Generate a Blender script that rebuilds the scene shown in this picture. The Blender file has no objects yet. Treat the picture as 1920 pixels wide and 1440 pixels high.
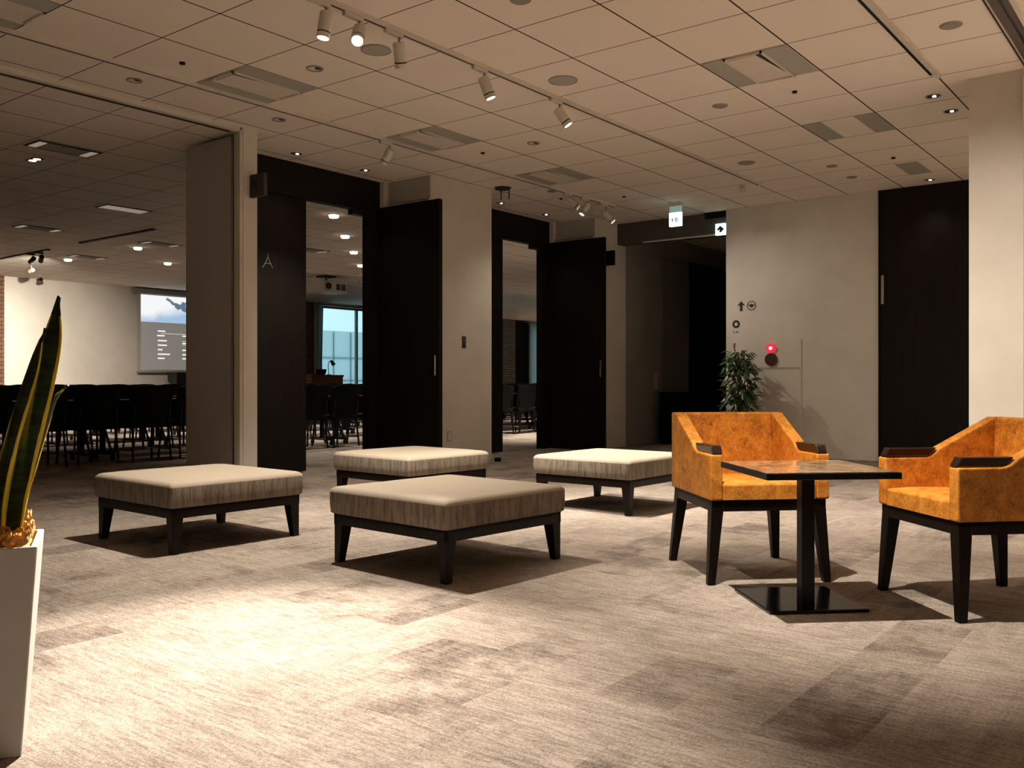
import bpy, bmesh, math, random
from mathutils import Vector, Matrix, Euler

random.seed(7)
S = bpy.context.scene
COL = S.collection
PI = math.pi

# ------------------------------------------------------------------ camera, world, exposure
EYE, CEIL = 0.94, 3.18
cam = bpy.data.objects.new('camera', bpy.data.cameras.new('camera'))
COL.objects.link(cam)
cam.location = (0, 0, EYE)
cam.rotation_euler = (PI / 2, 0, math.radians(37.9))
cam.data.sensor_width = 36
cam.data.lens = 1715 / 1920 * 36
cam.data.shift_y = -5 / 1920
cam.data.clip_start = 0.05
S.camera = cam
S.view_settings.view_transform = 'Standard'
S.view_settings.look = 'None'
S.view_settings.gamma = 1
S.view_settings.use_curve_mapping = False
S.view_settings.exposure = 0.0
S.cycles.use_denoising = True
S.cycles.max_bounces = 8
S.cycles.diffuse_bounces = 5
S.cycles.sample_clamp_indirect = 4.0
S.cycles.caustics_reflective = False
S.cycles.caustics_refractive = False

W = bpy.data.worlds.new('dusk_sky')
S.world = W
W.use_nodes = True
bg = W.node_tree.nodes['Background']
bg.inputs[0].default_value = (0.52, 0.73, 0.79, 1)
bg.inputs[1].default_value = 1.6

WARM = (1.0, 0.895, 0.755)


# ------------------------------------------------------------------ helpers
def lin(r, g, b):
    f = lambda c: c / 12.92 if c <= 0.04045 else ((c + 0.055) / 1.055) ** 2.4
    return (f(r / 255), f(g / 255), f(b / 255), 1)


def new_mat(name):
    m = bpy.data.materials.new(name)
    m.use_nodes = True
    nt = m.node_tree
    return m, nt, nt.nodes['Principled BSDF']


def mat(name, col, rough=0.6, metal=0.0, spec=0.5, noise=None, bump=None):
    """plain surface with a slight procedural variation"""
    m, nt, b = new_mat(name)
    c = tuple(col[:3]) + (1,)
    b.inputs['Base Color'].default_value = c
    b.inputs['Roughness'].default_value = rough
    b.inputs['Metallic'].default_value = metal
    b.inputs['Specular IOR Level'].default_value = spec
    tc = nt.nodes.new('ShaderNodeTexCoord')
    if noise:
        n = nt.nodes.new('ShaderNodeTexNoise')
        n.inputs['Scale'].default_value = noise[0]
        n.inputs['Detail'].default_value = 5
        r = nt.nodes.new('ShaderNodeMapRange')
        r.inputs[1].default_value = 0.3
        r.inputs[2].default_value = 0.7
        r.inputs[3].default_value = 1 - noise[1]
        r.inputs[4].default_value = 1 + noise[1]
        v = nt.nodes.new('ShaderNodeVectorMath')
        v.operation = 'SCALE'
        v.inputs[0].default_value = c[:3]
        nt.links.new(tc.outputs['Object'], n.inputs['Vector'])
        nt.links.new(n.outputs[0], r.inputs[0])
        nt.links.new(r.outputs[0], v.inputs['Scale'])
        nt.links.new(v.outputs[0], b.inputs['Base Color'])
    if bump:
        n2 = nt.nodes.new('ShaderNodeTexNoise')
        n2.inputs['Scale'].default_value = bump[0]
        n2.inputs['Detail'].default_value = 3
        bp = nt.nodes.new('ShaderNodeBump')
        bp.inputs['Strength'].default_value = bump[1]
        bp.inputs['Distance'].default_value = bump[2] if len(bump) > 2 else 0.003
        nt.links.new(tc.outputs['Object'], n2.inputs['Vector'])
        nt.links.new(n2.outputs[0], bp.inputs['Height'])
        nt.links.new(bp.outputs[0], b.inputs['Normal'])
    return m


def emit(name, col, strength):
    m, nt, b = new_mat(name)
    b.inputs['Base Color'].default_value = (0.4 * col[0], 0.4 * col[1], 0.4 * col[2], 1)
    b.inputs['Emission Color'].default_value = tuple(col[:3]) + (1,)
    b.inputs['Emission Strength'].default_value = strength
    return m


def N(nt, kind, **kw):
    n = nt.nodes.new(kind)
    for k, v in kw.items():
        setattr(n, k, v)
    return n


def math_node(nt, op, a, b=None, c=None):
    n = N(nt, 'ShaderNodeMath', operation=op)
    for i, x in enumerate((a, b, c)):
        if x is None:
            continue
        if isinstance(x, (int, float)):
            n.inputs[i].default_value = x
        else:
            nt.links.new(x, n.inputs[i])
    return n.outputs[0]


def mix_col(nt, fac, a, b, blend='MIX'):
    n = N(nt, 'ShaderNodeMix', data_type='RGBA', blend_type=blend)
    for idx, x in ((0, fac), (6, a), (7, b)):
        if isinstance(x, (int, float)):
            n.inputs[idx].default_value = x
        elif isinstance(x, tuple):
            n.inputs[idx].default_value = x
        else:
            nt.links.new(x, n.inputs[idx])
    return n.outputs[2]


def obj(name, bm, m, parent=None, loc=None, rot=None, smooth=False, bevel=None, segs=2):
    me = bpy.data.meshes.new(name)
    bmesh.ops.recalc_face_normals(bm, faces=bm.faces)
    bm.to_mesh(me)
    bm.free()
    for x in (m if isinstance(m, (list, tuple)) else [m]):
        me.materials.append(x)
    if smooth:
        for p in me.polygons:
            p.use_smooth = True
    o = bpy.data.objects.new(name, me)
    COL.objects.link(o)
    if parent:
        o.parent = parent
    if loc is not None:
        o.location = loc
    if rot is not None:
        o.rotation_euler = rot
    if bevel:
        md = o.modifiers.new('bevel', 'BEVEL')
        md.width = bevel
        md.segments = segs
        md.limit_method = 'ANGLE'
        md.angle_limit = math.radians(40)
    return o


def tag(o, label=None, cat=None, group=None, kind=None):
    if label:
        o['label'] = label
    if cat:
        o['category'] = cat
    if group:
        o['group'] = group
    if kind:
        o['kind'] = kind
    return o


def thing(name, label, cat, loc=(0, 0, 0), rz=0.0, group=None):
    o = bpy.data.objects.new(name, None)
    COL.objects.link(o)
    o.empty_display_size = 0.1
    o.location = loc
    o.rotation_euler = (0, 0, rz)
    return tag(o, label, cat, group)


def struct(name, bm, m, parent=None, **kw):
    o = obj(name, bm, m, parent, **kw)
    if not parent:
        o['kind'] = 'structure'
    return o


def bm_new():
    return bmesh.new()


def box(bm, x0, x1, y0, y1, z0, z1, mi=0):
    vs = [bm.verts.new((x, y, z)) for x in (x0, x1) for y in (y0, y1) for z in (z0, z1)]
    for f in ((0, 1, 3, 2), (4, 6, 7, 5), (0, 4, 5, 1), (2, 3, 7, 6), (0, 2, 6, 4), (1, 5, 7, 3)):
        bm.faces.new([vs[i] for i in f]).material_index = mi
    return bm


def bx(*a):
    return box(bm_new(), *a)


def taper(bm, c0, s0, z0, c1, s1, z1):
    """square post from centre c0 (half s0) at z0 to c1 (half s1) at z1"""
    vs = []
    for c, s, z in ((c0, s0, z0), (c1, s1, z1)):
        for dx, dy in ((-1, -1), (1, -1), (1, 1), (-1, 1)):
            vs.append(bm.verts.new((c[0] + dx * s, c[1] + dy * s, z)))
    bm.faces.new(vs[0:4][::-1])
    bm.faces.new(vs[4:8])
    for i in range(4):
        j = (i + 1) % 4
        bm.faces.new((vs[i], vs[j], vs[4 + j], vs[4 + i]))
    return bm


def prism(bm, pts, axis, a0, a1):
    """extrude a 2D polygon along an axis: 'x' takes (y,z), 'y' takes (x,z), 'z' takes (x,y)"""
    def mk(p, a):
        return {'x': (a, p[0], p[1]), 'y': (p[0], a, p[1]), 'z': (p[0], p[1], a)}[axis]
    v0 = [bm.verts.new(mk(p, a0)) for p in pts]
    v1 = [bm.verts.new(mk(p, a1)) for p in pts]
    bm.faces.new(v0)
    bm.faces.new(v1[::-1])
    n = len(pts)
    for i in range(n):
        j = (i + 1) % n
        bm.faces.new((v0[i], v0[j], v1[j], v1[i]))
    return bm


def tube(bm, p0, p1, r0, r1=None, n=12, caps=True):
    r1 = r0 if r1 is None else r1
    p0, p1 = Vector(p0), Vector(p1)
    d = (p1 - p0).normalized()
    a = d.orthogonal().normalized()
    b = d.cross(a)
    r = []
    for p, rr in ((p0, r0), (p1, r1)):
        r.append([bm.verts.new(p + (a * math.cos(t) + b * math.sin(t)) * rr) for t in [2 * PI * i / n for i in range(n)]])
    for i in range(n):
        j = (i + 1) % n
        bm.faces.new((r[0][i], r[0][j], r[1][j], r[1][i]))
    if caps:
        bm.faces.new(r[0][::-1])
        bm.faces.new(r[1])
    return bm


def lathe(bm, prof, n=24, closed=False):
    """profile of (radius, z) turned about z"""
    rings = []
    for r, z in prof:
        if r < 1e-6:
            rings.append([bm.verts.new((0, 0, z))])
        else:
            rings.append([bm.verts.new((r * math.cos(2 * PI * i / n), r * math.sin(2 * PI * i / n), z)) for i in range(n)])
    for k in range(len(rings) - 1):
        A, B = rings[k], rings[k + 1]
        for i in range(n):
            j = (i + 1) % n
            if len(A) == 1 and len(B) == 1:
                continue
            if len(A) == 1:
                bm.faces.new((A[0], B[i], B[j]))
            elif len(B) == 1:
                bm.faces.new((A[i], A[j], B[0]))
            else:
                bm.faces.new((A[i], A[j], B[j], B[i]))
    return bm


def path_tube(bm, pts, r, n=8):
    for a, b in zip(pts[:-1], pts[1:]):
        tube(bm, a, b, r, r, n)
    return bm


def copy_tree(o, parent=None):
    c = o.copy()
    COL.objects.link(c)
    c.parent = parent
    for ch in list(o.children):
        copy_tree(ch, c)
    return c


def spot(name, parent, loc, target, watts, deg, blend=0.6, rad=0.02, col=WARM):
    l = bpy.data.lights.new(name, 'SPOT')
    l.energy = watts
    l.color = col
    l.spot_size = math.radians(deg)
    l.spot_blend = blend
    l.shadow_soft_size = rad
    o = bpy.data.objects.new(name, l)
    COL.objects.link(o)
    d = Vector(target) - Vector(loc)
    q = d.to_track_quat('-Z', 'Y')
    if parent:
        o.parent = parent
        o.location = Vector(loc) - parent.location
    else:
        o.location = loc
    o.rotation_euler = q.to_euler()
    return o


def text(name, body, size, m, parent, loc, rot, extrude=0.001):
    c = bpy.data.curves.new(name, 'FONT')
    c.body = body
    c.size = size
    c.extrude = extrude
    c.align_x = 'CENTER'
    c.align_y = 'CENTER'
    c.materials.append(m)
    o = bpy.data.objects.new(name, c)
    COL.objects.link(o)
    o.parent = parent
    o.location = loc
    o.rotation_euler = rot
    me = bpy.data.meshes.new_from_object(o)
    q = bpy.data.objects.new(name, me)
    COL.objects.link(q)
    q.parent, q.location, q.rotation_euler = parent, loc, rot
    bpy.data.objects.remove(o)
    q.name = name
    return q


# ------------------------------------------------------------------ materials
def carpet_material():
    m, nt, b = new_mat('plank_carpet')
    tc = N(nt, 'ShaderNodeTexCoord')
    sep = N(nt, 'ShaderNodeSeparateXYZ')
    nt.links.new(tc.outputs['Object'], sep.inputs[0])
    X, Y = sep.outputs[0], sep.outputs[1]
    cmb = N(nt, 'ShaderNodeCombineXYZ')          # planks run along Y
    nt.links.new(Y, cmb.inputs[0])
    nt.links.new(X, cmb.inputs[1])

    def brick(w, h, c1, c2):
        br = N(nt, 'ShaderNodeTexBrick', offset=0.37)
        br.inputs['Scale'].default_value = 1
        br.inputs['Brick Width'].default_value = w
        br.inputs['Row Height'].default_value = h
        br.inputs['Mortar Size'].default_value = 0
        br.inputs['Color1'].default_value = (c1, c1, c1, 1)
        br.inputs['Color2'].default_value = (c2, c2, c2, 1)
        nt.links.new(cmb.outputs[0], br.inputs['Vector'])
        return br.outputs[0]

    def noise(scale, sx, sy, detail=4, rough=0.6):
        mp = N(nt, 'ShaderNodeMapping')
        mp.inputs['Scale'].default_value = (sx, sy, 1)
        nt.links.new(tc.outputs['Object'], mp.inputs[0])
        n = N(nt, 'ShaderNodeTexNoise')
        n.inputs['Scale'].default_value = scale
        n.inputs['Detail'].default_value = detail
        n.inputs['Roughness'].default_value = rough
        nt.links.new(mp.outputs[0], n.inputs[0])
        return n.outputs[0]
    def stretch(v, a, c):
        m_ = N(nt, 'ShaderNodeMapRange')
        m_.inputs[1].default_value = a
        m_.inputs[2].default_value = c
        nt.links.new(v, m_.inputs[0])
        return m_.outputs[0]

    b1 = brick(1.0, 0.25, 0.0, 1.0)
    b2 = brick(0.5, 0.25, 0.0, 1.0)
    s1 = stretch(noise(1.0, 22, 3.0, 6, 0.75), 0.30, 0.70)      # streaks along the planks
    s2 = stretch(noise(1.0, 2.6, 15, 6, 0.75), 0.30, 0.70)      # cross streaks
    s3 = stretch(noise(1.7, 1, 1, 4, 0.6), 0.30, 0.70)          # clouds
    s4 = stretch(noise(0.9, 1, 1.3, 3, 0.5), 0.44, 0.56)        # where which streak shows
    s5 = stretch(noise(1.0, 9, 64, 4, 0.8), 0.40, 0.56)         # thin dark threads
    f1 = noise(260, 1, 1, 2, 0.7)                               # pile
    f2 = noise(92, 1.25, 0.8, 3, 0.85)
    f1c = stretch(f1, 0.32, 0.68)
    f2c = stretch(f2, 0.34, 0.66)
    st = N(nt, 'ShaderNodeMix', data_type='FLOAT')
    nt.links.new(s4, st.inputs[0])
    nt.links.new(s1, st.inputs[2])
    nt.links.new(s2, st.inputs[3])
    patch = stretch(b2, 0.66, 0.76)                             # a few planks are darker
    pm = stretch(noise(2.6, 1, 1, 4, 0.7), 0.44, 0.60)
    t = math_node(nt, 'MULTIPLY', math_node(nt, 'MULTIPLY', patch, pm), -0.30)
    t = math_node(nt, 'MULTIPLY_ADD', b1, 0.07, t)
    t = math_node(nt, 'MULTIPLY_ADD', st.outputs[0], 0.30, t)
    t = math_node(nt, 'MULTIPLY_ADD', s3, 0.22, t)
    t = math_node(nt, 'MULTIPLY_ADD', f2c, 0.38, t)
    t = math_node(nt, 'MULTIPLY_ADD', s5, 0.24, t)
    t = math_node(nt, 'MULTIPLY_ADD', f1c, 0.30, t)
    mr = N(nt, 'ShaderNodeMapRange')
    mr.inputs[1].default_value = 0.20
    mr.inputs[2].default_value = 1.20
    nt.links.new(t, mr.inputs[0])
    ramp = N(nt, 'ShaderNodeValToRGB')
    cr = ramp.color_ramp
    cr.elements[0].position = 0.0
    cr.elements[0].color = (0.085, 0.066, 0.056, 1)
    cr.elements[1].position = 1.0
    cr.elements[1].color = (0.62, 0.54, 0.465, 1)
    e = cr.elements.new(0.5)
    e.color = (0.315, 0.258, 0.218, 1)
    nt.links.new(mr.outputs[0], ramp.inputs[0])
    nt.links.new(ramp.outputs[0], b.inputs['Base Color'])
    b.inputs['Roughness'].default_value = 0.95
    b.inputs['Specular IOR Level'].default_value = 0.1
    h = math_node(nt, 'MULTIPLY_ADD', f1, 0.6, math_node(nt, 'MULTIPLY', f2, 0.8))
    bp = N(nt, 'ShaderNodeBump')
    bp.inputs['Strength'].default_value = 0.9
    bp.inputs['Distance'].default_value = 0.010
    nt.links.new(h, bp.inputs['Height'])
    nt.links.new(bp.outputs[0], b.inputs['Normal'])
    return m


GX0, GXS, GY0, GYS = -1.66, 0.6335, 2.652, 0.6514     # ceiling grid: first line and pitch in X and Y


def ceiling_material():
    m, nt, b = new_mat('ceiling_tiles')
    tc = N(nt, 'ShaderNodeTexCoord')
    sep = N(nt, 'ShaderNodeSeparateXYZ')
    nt.links.new(tc.outputs['Object'], sep.inputs[0])

    def line(v, o, p, w):
        q = math_node(nt, 'FLOORED_MODULO', math_node(nt, 'SUBTRACT', v, o - p / 2), p)
        return math_node(nt, 'LESS_THAN', math_node(nt, 'ABSOLUTE', math_node(nt, 'SUBTRACT', q, p / 2)), w)
    g = math_node(nt, 'MAXIMUM', line(sep.outputs[0], GX0, GXS, 0.0060), line(sep.outputs[1], GY0, GYS, 0.0042))
    n = N(nt, 'ShaderNodeTexNoise')
    n.inputs['Scale'].default_value = 3
    n.inputs['Detail'].default_value = 3
    nt.links.new(tc.outputs['Object'], n.inputs[0])
    c = mix_col(nt, n.outputs[0], (0.87, 0.785, 0.69, 1), (0.92, 0.83, 0.735, 1))
    c = mix_col(nt, g, c, (0.05, 0.03, 0.02, 1))
    nt.links.new(c, b.inputs['Base Color'])
    b.inputs['Roughness'].default_value = 0.9
    b.inputs['Specular IOR Level'].default_value = 0.2
    f = N(nt, 'ShaderNodeTexNoise')
    f.inputs['Scale'].default_value = 160
    nt.links.new(tc.outputs['Object'], f.inputs[0])
    bp = N(nt, 'ShaderNodeBump')
    bp.inputs['Strength'].default_value = 0.12
    bp.inputs['Distance'].default_value = 0.002
    nt.links.new(f.outputs[0], bp.inputs['Height'])
    nt.links.new(bp.outputs[0], b.inputs['Normal'])
    return m


def fabric_material(name, light, dark, streak):
    """woven upholstery with short dark upright dashes on its sides"""
    m, nt, b = new_mat(name)
    tc = N(nt, 'ShaderNodeTexCoord')
    sep = N(nt, 'ShaderNodeSeparateXYZ')
    nt.links.new(tc.outputs['Object'], sep.inputs[0])
    s = math_node(nt, 'ADD', sep.outputs[0], math_node(nt, 'MULTIPLY', sep.outputs[1], 1.07))
    cmb = N(nt, 'ShaderNodeCombineXYZ')
    nt.links.new(math_node(nt, 'MULTIPLY', s, 46.0), cmb.inputs[0])
    nt.links.new(math_node(nt, 'MULTIPLY', sep.outputs[2], 5.0), cmb.inputs[1])
    n = N(nt, 'ShaderNodeTexNoise')
    n.inputs['Scale'].default_value = 1.0
    n.inputs['Detail'].default_value = 5
    n.inputs['Roughness'].default_value = 0.75
    nt.links.new(cmb.outputs[0], n.inputs[0])
    r = N(nt, 'ShaderNodeMapRange')
    r.inputs[1].default_value = 0.46
    r.inputs[2].default_value = 0.60
    nt.links.new(n.outputs[0], r.inputs[0])
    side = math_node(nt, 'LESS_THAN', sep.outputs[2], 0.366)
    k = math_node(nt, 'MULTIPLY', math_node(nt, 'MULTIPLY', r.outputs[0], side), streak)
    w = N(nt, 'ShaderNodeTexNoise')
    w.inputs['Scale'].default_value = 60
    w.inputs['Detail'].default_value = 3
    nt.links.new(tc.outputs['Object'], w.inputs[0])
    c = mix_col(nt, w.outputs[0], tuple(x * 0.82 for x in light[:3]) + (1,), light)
    c = mix_col(nt, side, c, mix_col(nt, 0.55, c, dark))  # side colour darkened to deepen the shade on the upright faces
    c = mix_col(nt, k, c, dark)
    nt.links.new(c, b.inputs['Base Color'])
    b.inputs['Roughness'].default_value = 0.85
    b.inputs['Specular IOR Level'].default_value = 0.25
    f = N(nt, 'ShaderNodeTexNoise')
    f.inputs['Scale'].default_value = 260
    nt.links.new(tc.outputs['Object'], f.inputs[0])
    bp = N(nt, 'ShaderNodeBump')
    bp.inputs['Strength'].default_value = 0.3
    bp.inputs['Distance'].default_value = 0.002
    nt.links.new(f.outputs[0], bp.inputs['Height'])
    nt.links.new(bp.outputs[0], b.inputs['Normal'])
    return m


def leather_material():
    m, nt, b = new_mat('mottled_tan_suede')
    tc = N(nt, 'ShaderNodeTexCoord')
    n = N(nt, 'ShaderNodeTexNoise')
    n.inputs['Scale'].default_value = 15
    n.inputs['Detail'].default_value = 8
    n.inputs['Roughness'].default_value = 0.72
    n.inputs['Distortion'].default_value = 0.5
    nt.links.new(tc.outputs['Object'], n.inputs[0])
    v = N(nt, 'ShaderNodeTexNoise')
    v.inputs['Scale'].default_value = 70
    v.inputs['Detail'].default_value = 4
    v.inputs['Roughness'].default_value = 0.8
    nt.links.new(tc.outputs['Object'], v.inputs[0])
    t = math_node(nt, 'MULTIPLY_ADD', v.outputs[0], 0.45, math_node(nt, 'MULTIPLY', n.outputs[0], 0.75))
    r = N(nt, 'ShaderNodeMapRange')
    r.inputs[1].default_value = 0.42
    r.inputs[2].default_value = 0.76
    nt.links.new(t, r.inputs[0])
    ramp = N(nt, 'ShaderNodeValToRGB')
    e = ramp.color_ramp.elements
    e[0].color = (0.21, 0.068, 0.009, 1)
    e[1].color = (0.80, 0.345, 0.050, 1)
    q = e.new(0.45)
    q.color = (0.54, 0.195, 0.022, 1)
    nt.links.new(r.outputs[0], ramp.inputs[0])
    nt.links.new(ramp.outputs[0], b.inputs['Base Color'])
    b.inputs['Roughness'].default_value = 0.55
    b.inputs['Specular IOR Level'].default_value = 0.35
    bp = N(nt, 'ShaderNodeBump')
    bp.inputs['Strength'].default_value = 0.3
    bp.inputs['Distance'].default_value = 0.003
    nt.links.new(t, bp.inputs['Height'])
    nt.links.new(bp.outputs[0], b.inputs['Normal'])
    return m


def wood_material(name, c0, c1, rough, scale=(30, 30, 2), coat=0.0, spec=0.5):
    m, nt, b = new_mat(name)
    tc = N(nt, 'ShaderNodeTexCoord')
    mp = N(nt, 'ShaderNodeMapping')
    mp.inputs['Scale'].default_value = scale
    nt.links.new(tc.outputs['Object'], mp.inputs[0])
    n = N(nt, 'ShaderNodeTexNoise')
    n.inputs['Scale'].default_value = 1.5
    n.inputs['Detail'].default_value = 6
    n.inputs['Roughness'].default_value = 0.7
    n.inputs['Distortion'].default_value = 0.5
    nt.links.new(mp.outputs[0], n.inputs[0])
    r = N(nt, 'ShaderNodeMapRange')
    r.inputs[1].default_value = 0.35
    r.inputs[2].default_value = 0.65
    nt.links.new(n.outputs[0], r.inputs[0])
    nt.links.new(mix_col(nt, r.outputs[0], c0, c1), b.inputs['Base Color'])
    b.inputs['Roughness'].default_value = rough
    b.inputs['Coat Weight'].default_value = coat
    b.inputs['Specular IOR Level'].default_value = spec
    b.inputs['Coat Roughness'].default_value = 0.08
    bp = N(nt, 'ShaderNodeBump')
    bp.inputs['Strength'].default_value = 0.15
    bp.inputs['Distance'].default_value = 0.001
    nt.links.new(n.outputs[0], bp.inputs['Height'])
    nt.links.new(bp.outputs[0], b.inputs['Normal'])
    return m


def stone_material():
    m, nt, b = new_mat('veined_stone_top')
    tc = N(nt, 'ShaderNodeTexCoord')
    n = N(nt, 'ShaderNodeTexNoise')
    n.inputs['Scale'].default_value = 9
    n.inputs['Detail'].default_value = 9
    n.inputs['Roughness'].default_value = 0.7
    n.inputs['Distortion'].default_value = 2.5
    nt.links.new(tc.outputs['Object'], n.inputs[0])
    ramp = N(nt, 'ShaderNodeValToRGB')
    e = ramp.color_ramp.elements
    e[0].position, e[0].color = 0.36, (0.08, 0.035, 0.015, 1)
    e[1].position, e[1].color = 0.62, (0.66, 0.48, 0.30, 1)
    q = e.new(0.5)
    q.color = (0.36, 0.20, 0.095, 1)
    nt.links.new(n.outputs[0], ramp.inputs[0])
    nt.links.new(ramp.outputs[0], b.inputs['Base Color'])
    b.inputs['Roughness'].default_value = 0.16
    b.inputs['Coat Weight'].default_value = 0.6
    b.inputs['Coat Roughness'].default_value = 0.05
    return m


def brick_material(name, c1, c2, mortar):
    m, nt, b = new_mat(name)
    tc = N(nt, 'ShaderNodeTexCoord')
    sep = N(nt, 'ShaderNodeSeparateXYZ')
    nt.links.new(tc.outputs['Object'], sep.inputs[0])
    cmb = N(nt, 'ShaderNodeCombineXYZ')
    nt.links.new(math_node(nt, 'ADD', sep.outputs[1], sep.outputs[0]), cmb.inputs[0])
    nt.links.new(sep.outputs[2], cmb.inputs[1])
    br = N(nt, 'ShaderNodeTexBrick')
    br.inputs['Scale'].default_value = 1
    br.inputs['Brick Width'].default_value = 0.24
    br.inputs['Row Height'].default_value = 0.085
    br.inputs['Mortar Size'].default_value = 0.012
    br.inputs['Color1'].default_value = c1
    br.inputs['Color2'].default_value = c2
    br.inputs['Mortar'].default_value = mortar
    nt.links.new(cmb.outputs[0], br.inputs['Vector'])
    nt.links.new(br.outputs[0], b.inputs['Base Color'])
    b.inputs['Roughness'].default_value = 0.85
    return m


def snake_leaf_material():
    m, nt, b = new_mat('snake_plant_leaf')
    uv = N(nt, 'ShaderNodeUVMap')
    sep = N(nt, 'ShaderNodeSeparateXYZ')
    nt.links.new(uv.outputs[0], sep.inputs[0])
    a = math_node(nt, 'ABSOLUTE', math_node(nt, 'SUBTRACT', sep.outputs[0], 0.5))
    tc = N(nt, 'ShaderNodeTexCoord')
    n = N(nt, 'ShaderNodeTexNoise')
    n.inputs['Scale'].default_value = 16
    n.inputs['Detail'].default_value = 4
    nt.links.new(tc.outputs['Object'], n.inputs[0])
    wob = math_node(nt, 'MULTIPLY_ADD', n.outputs[0], 0.10, -0.05)
    edge = math_node(nt, 'GREATER_THAN', math_node(nt, 'ADD', a, wob), 0.375)
    wv = N(nt, 'ShaderNodeTexNoise')
    wv.inputs['Scale'].default_value = 1
    wv.inputs['Detail'].default_value = 4
    mp = N(nt, 'ShaderNodeMapping')
    mp.inputs['Scale'].default_value = (14, 14, 60)
    nt.links.new(tc.outputs['Object'], mp.inputs[0])
    nt.links.new(mp.outputs[0], wv.inputs[0])
    r = N(nt, 'ShaderNodeMapRange')
    r.inputs[1].default_value = 0.42
    r.inputs[2].default_value = 0.62
    nt.links.new(wv.outputs[0], r.inputs[0])
    g = mix_col(nt, r.outputs[0], (0.003, 0.007, 0.004, 1), (0.018, 0.046, 0.012, 1))
    tip = math_node(nt, 'LESS_THAN', sep.outputs[1], 0.90)
    c = mix_col(nt, math_node(nt, 'MULTIPLY', edge, tip), g, (0.80, 0.60, 0.04, 1))
    nt.links.new(c, b.inputs['Base Color'])
    b.inputs['Roughness'].default_value = 0.38
    return m


M = {}
M['carpet'] = carpet_material()
M['ceiling'] = ceiling_material()
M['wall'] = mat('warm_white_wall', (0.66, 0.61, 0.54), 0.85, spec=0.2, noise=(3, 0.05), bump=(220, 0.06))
M['wall_shaded'] = mat('shade_toned_wall', (0.28, 0.25, 0.22), 0.85, spec=0.2, noise=(3, 0.05))  # wall colour darkened to carry the shade of the corridor
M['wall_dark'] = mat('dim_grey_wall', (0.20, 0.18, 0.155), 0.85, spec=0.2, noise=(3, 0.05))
M['panel'] = mat('grey_fabric_panel', (0.42, 0.385, 0.345), 0.8, spec=0.2, noise=(120, 0.06))
M['black'] = wood_material('black_stained_wood', (0.0045, 0.0035, 0.003, 1), (0.010, 0.007, 0.005, 1), 0.5, (25, 25, 1.2), spec=0.14)
M['black_paint'] = mat('black_paint', (0.004, 0.0036, 0.0033), 0.6, spec=0.12, noise=(8, 0.1))
M['black_metal'] = mat('black_metal', (0.006, 0.006, 0.0065), 0.35, 0.0, spec=0.25, noise=(20, 0.1))
M['black_gloss'] = mat('black_gloss_steel', (0.006, 0.006, 0.007), 0.12, noise=(20, 0.1))
M['dark_slot'] = mat('dark_slot', (0.02, 0.014, 0.010), 0.7, noise=(8, 0.1))
M['slot_brown'] = mat('slot_brown', (0.075, 0.058, 0.050), 0.6, noise=(8, 0.1))
M['wenge'] = wood_material('wenge_wood', (0.003, 0.0017, 0.0012, 1), (0.009, 0.0042, 0.0025, 1), 0.4, (40, 40, 3), spec=0.18)
M['mahogany'] = wood_material('polished_dark_mahogany', (0.006, 0.003, 0.002, 1), (0.022, 0.007, 0.004, 1), 0.22, (40, 6, 40), 0.4)
M['fabric'] = fabric_material('oatmeal_weave', (0.385, 0.325, 0.255, 1), (0.10, 0.078, 0.058, 1), 0.85)
M['leather'] = leather_material()
M['stone'] = stone_material()
M['white_metal'] = mat('off_white_metal', (0.60, 0.56, 0.49), 0.5, noise=(20, 0.04))
M['grey_metal'] = mat('grey_metal', (0.26, 0.23, 0.19), 0.5, noise=(20, 0.05))
M['track'] = mat('track_aluminium', (0.64, 0.58, 0.51), 0.45, 0.1, noise=(10, 0.05))
M['mesh_grey'] = mat('grey_perforated_panel', (0.36, 0.34, 0.30), 0.8, noise=(400, 0.15))
M['diffuser'] = mat('vent_white', (0.68, 0.61, 0.53), 0.6, noise=(10, 0.04))
M['chrome'] = mat('chrome_tube', (0.75, 0.73, 0.70), 0.14, 1.0, noise=(10, 0.05))
M['lens'] = emit('lit_lens', (1.0, 0.90, 0.72), 14)
M['lens_dim'] = emit('lit_lens_dim', (1.0, 0.88, 0.70), 3)
M['troffer_glow'] = emit('troffer_reflection_glow', (1.0, 0.84, 0.66), 0.22)  # emission stands in for light reflected by the fitting plates
M['hall_lamp'] = emit('hall_lamp_glow', (1.0, 0.84, 0.60), 5)
M['planter'] = mat('matte_white_planter', (0.62, 0.60, 0.57), 0.55, noise=(6, 0.04), bump=(120, 0.08))
M['coir'] = mat('orange_coir', (0.74, 0.41, 0.115), 0.9, noise=(60, 0.35))
M['snake'] = snake_leaf_material()
M['foliage'] = mat('dark_green_leaf', (0.045, 0.090, 0.026), 0.35, noise=(14, 0.5))
M['bark'] = mat('brown_stem', (0.05, 0.03, 0.018), 0.8, noise=(30, 0.3))
M['wood_light'] = wood_material('warm_brown_wood', (0.16, 0.065, 0.026, 1), (0.30, 0.13, 0.055, 1), 0.45, (3, 3, 30))
M['brick'] = brick_material('red_brick', (0.13, 0.055, 0.026, 1), (0.19, 0.085, 0.04, 1), (0.05, 0.035, 0.025, 1))
M['brick_grey'] = brick_material('grey_brick', (0.13, 0.12, 0.11, 1), (0.20, 0.19, 0.17, 1), (0.03, 0.03, 0.03, 1))
M['dark_brown'] = mat('dark_brown_plate', (0.025, 0.019, 0.012), 0.55, noise=(12, 0.2))
M['letter_dim'] = mat('dark_letter', (0.006, 0.005, 0.004), 0.6, noise=(10, 0.1))
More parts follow.
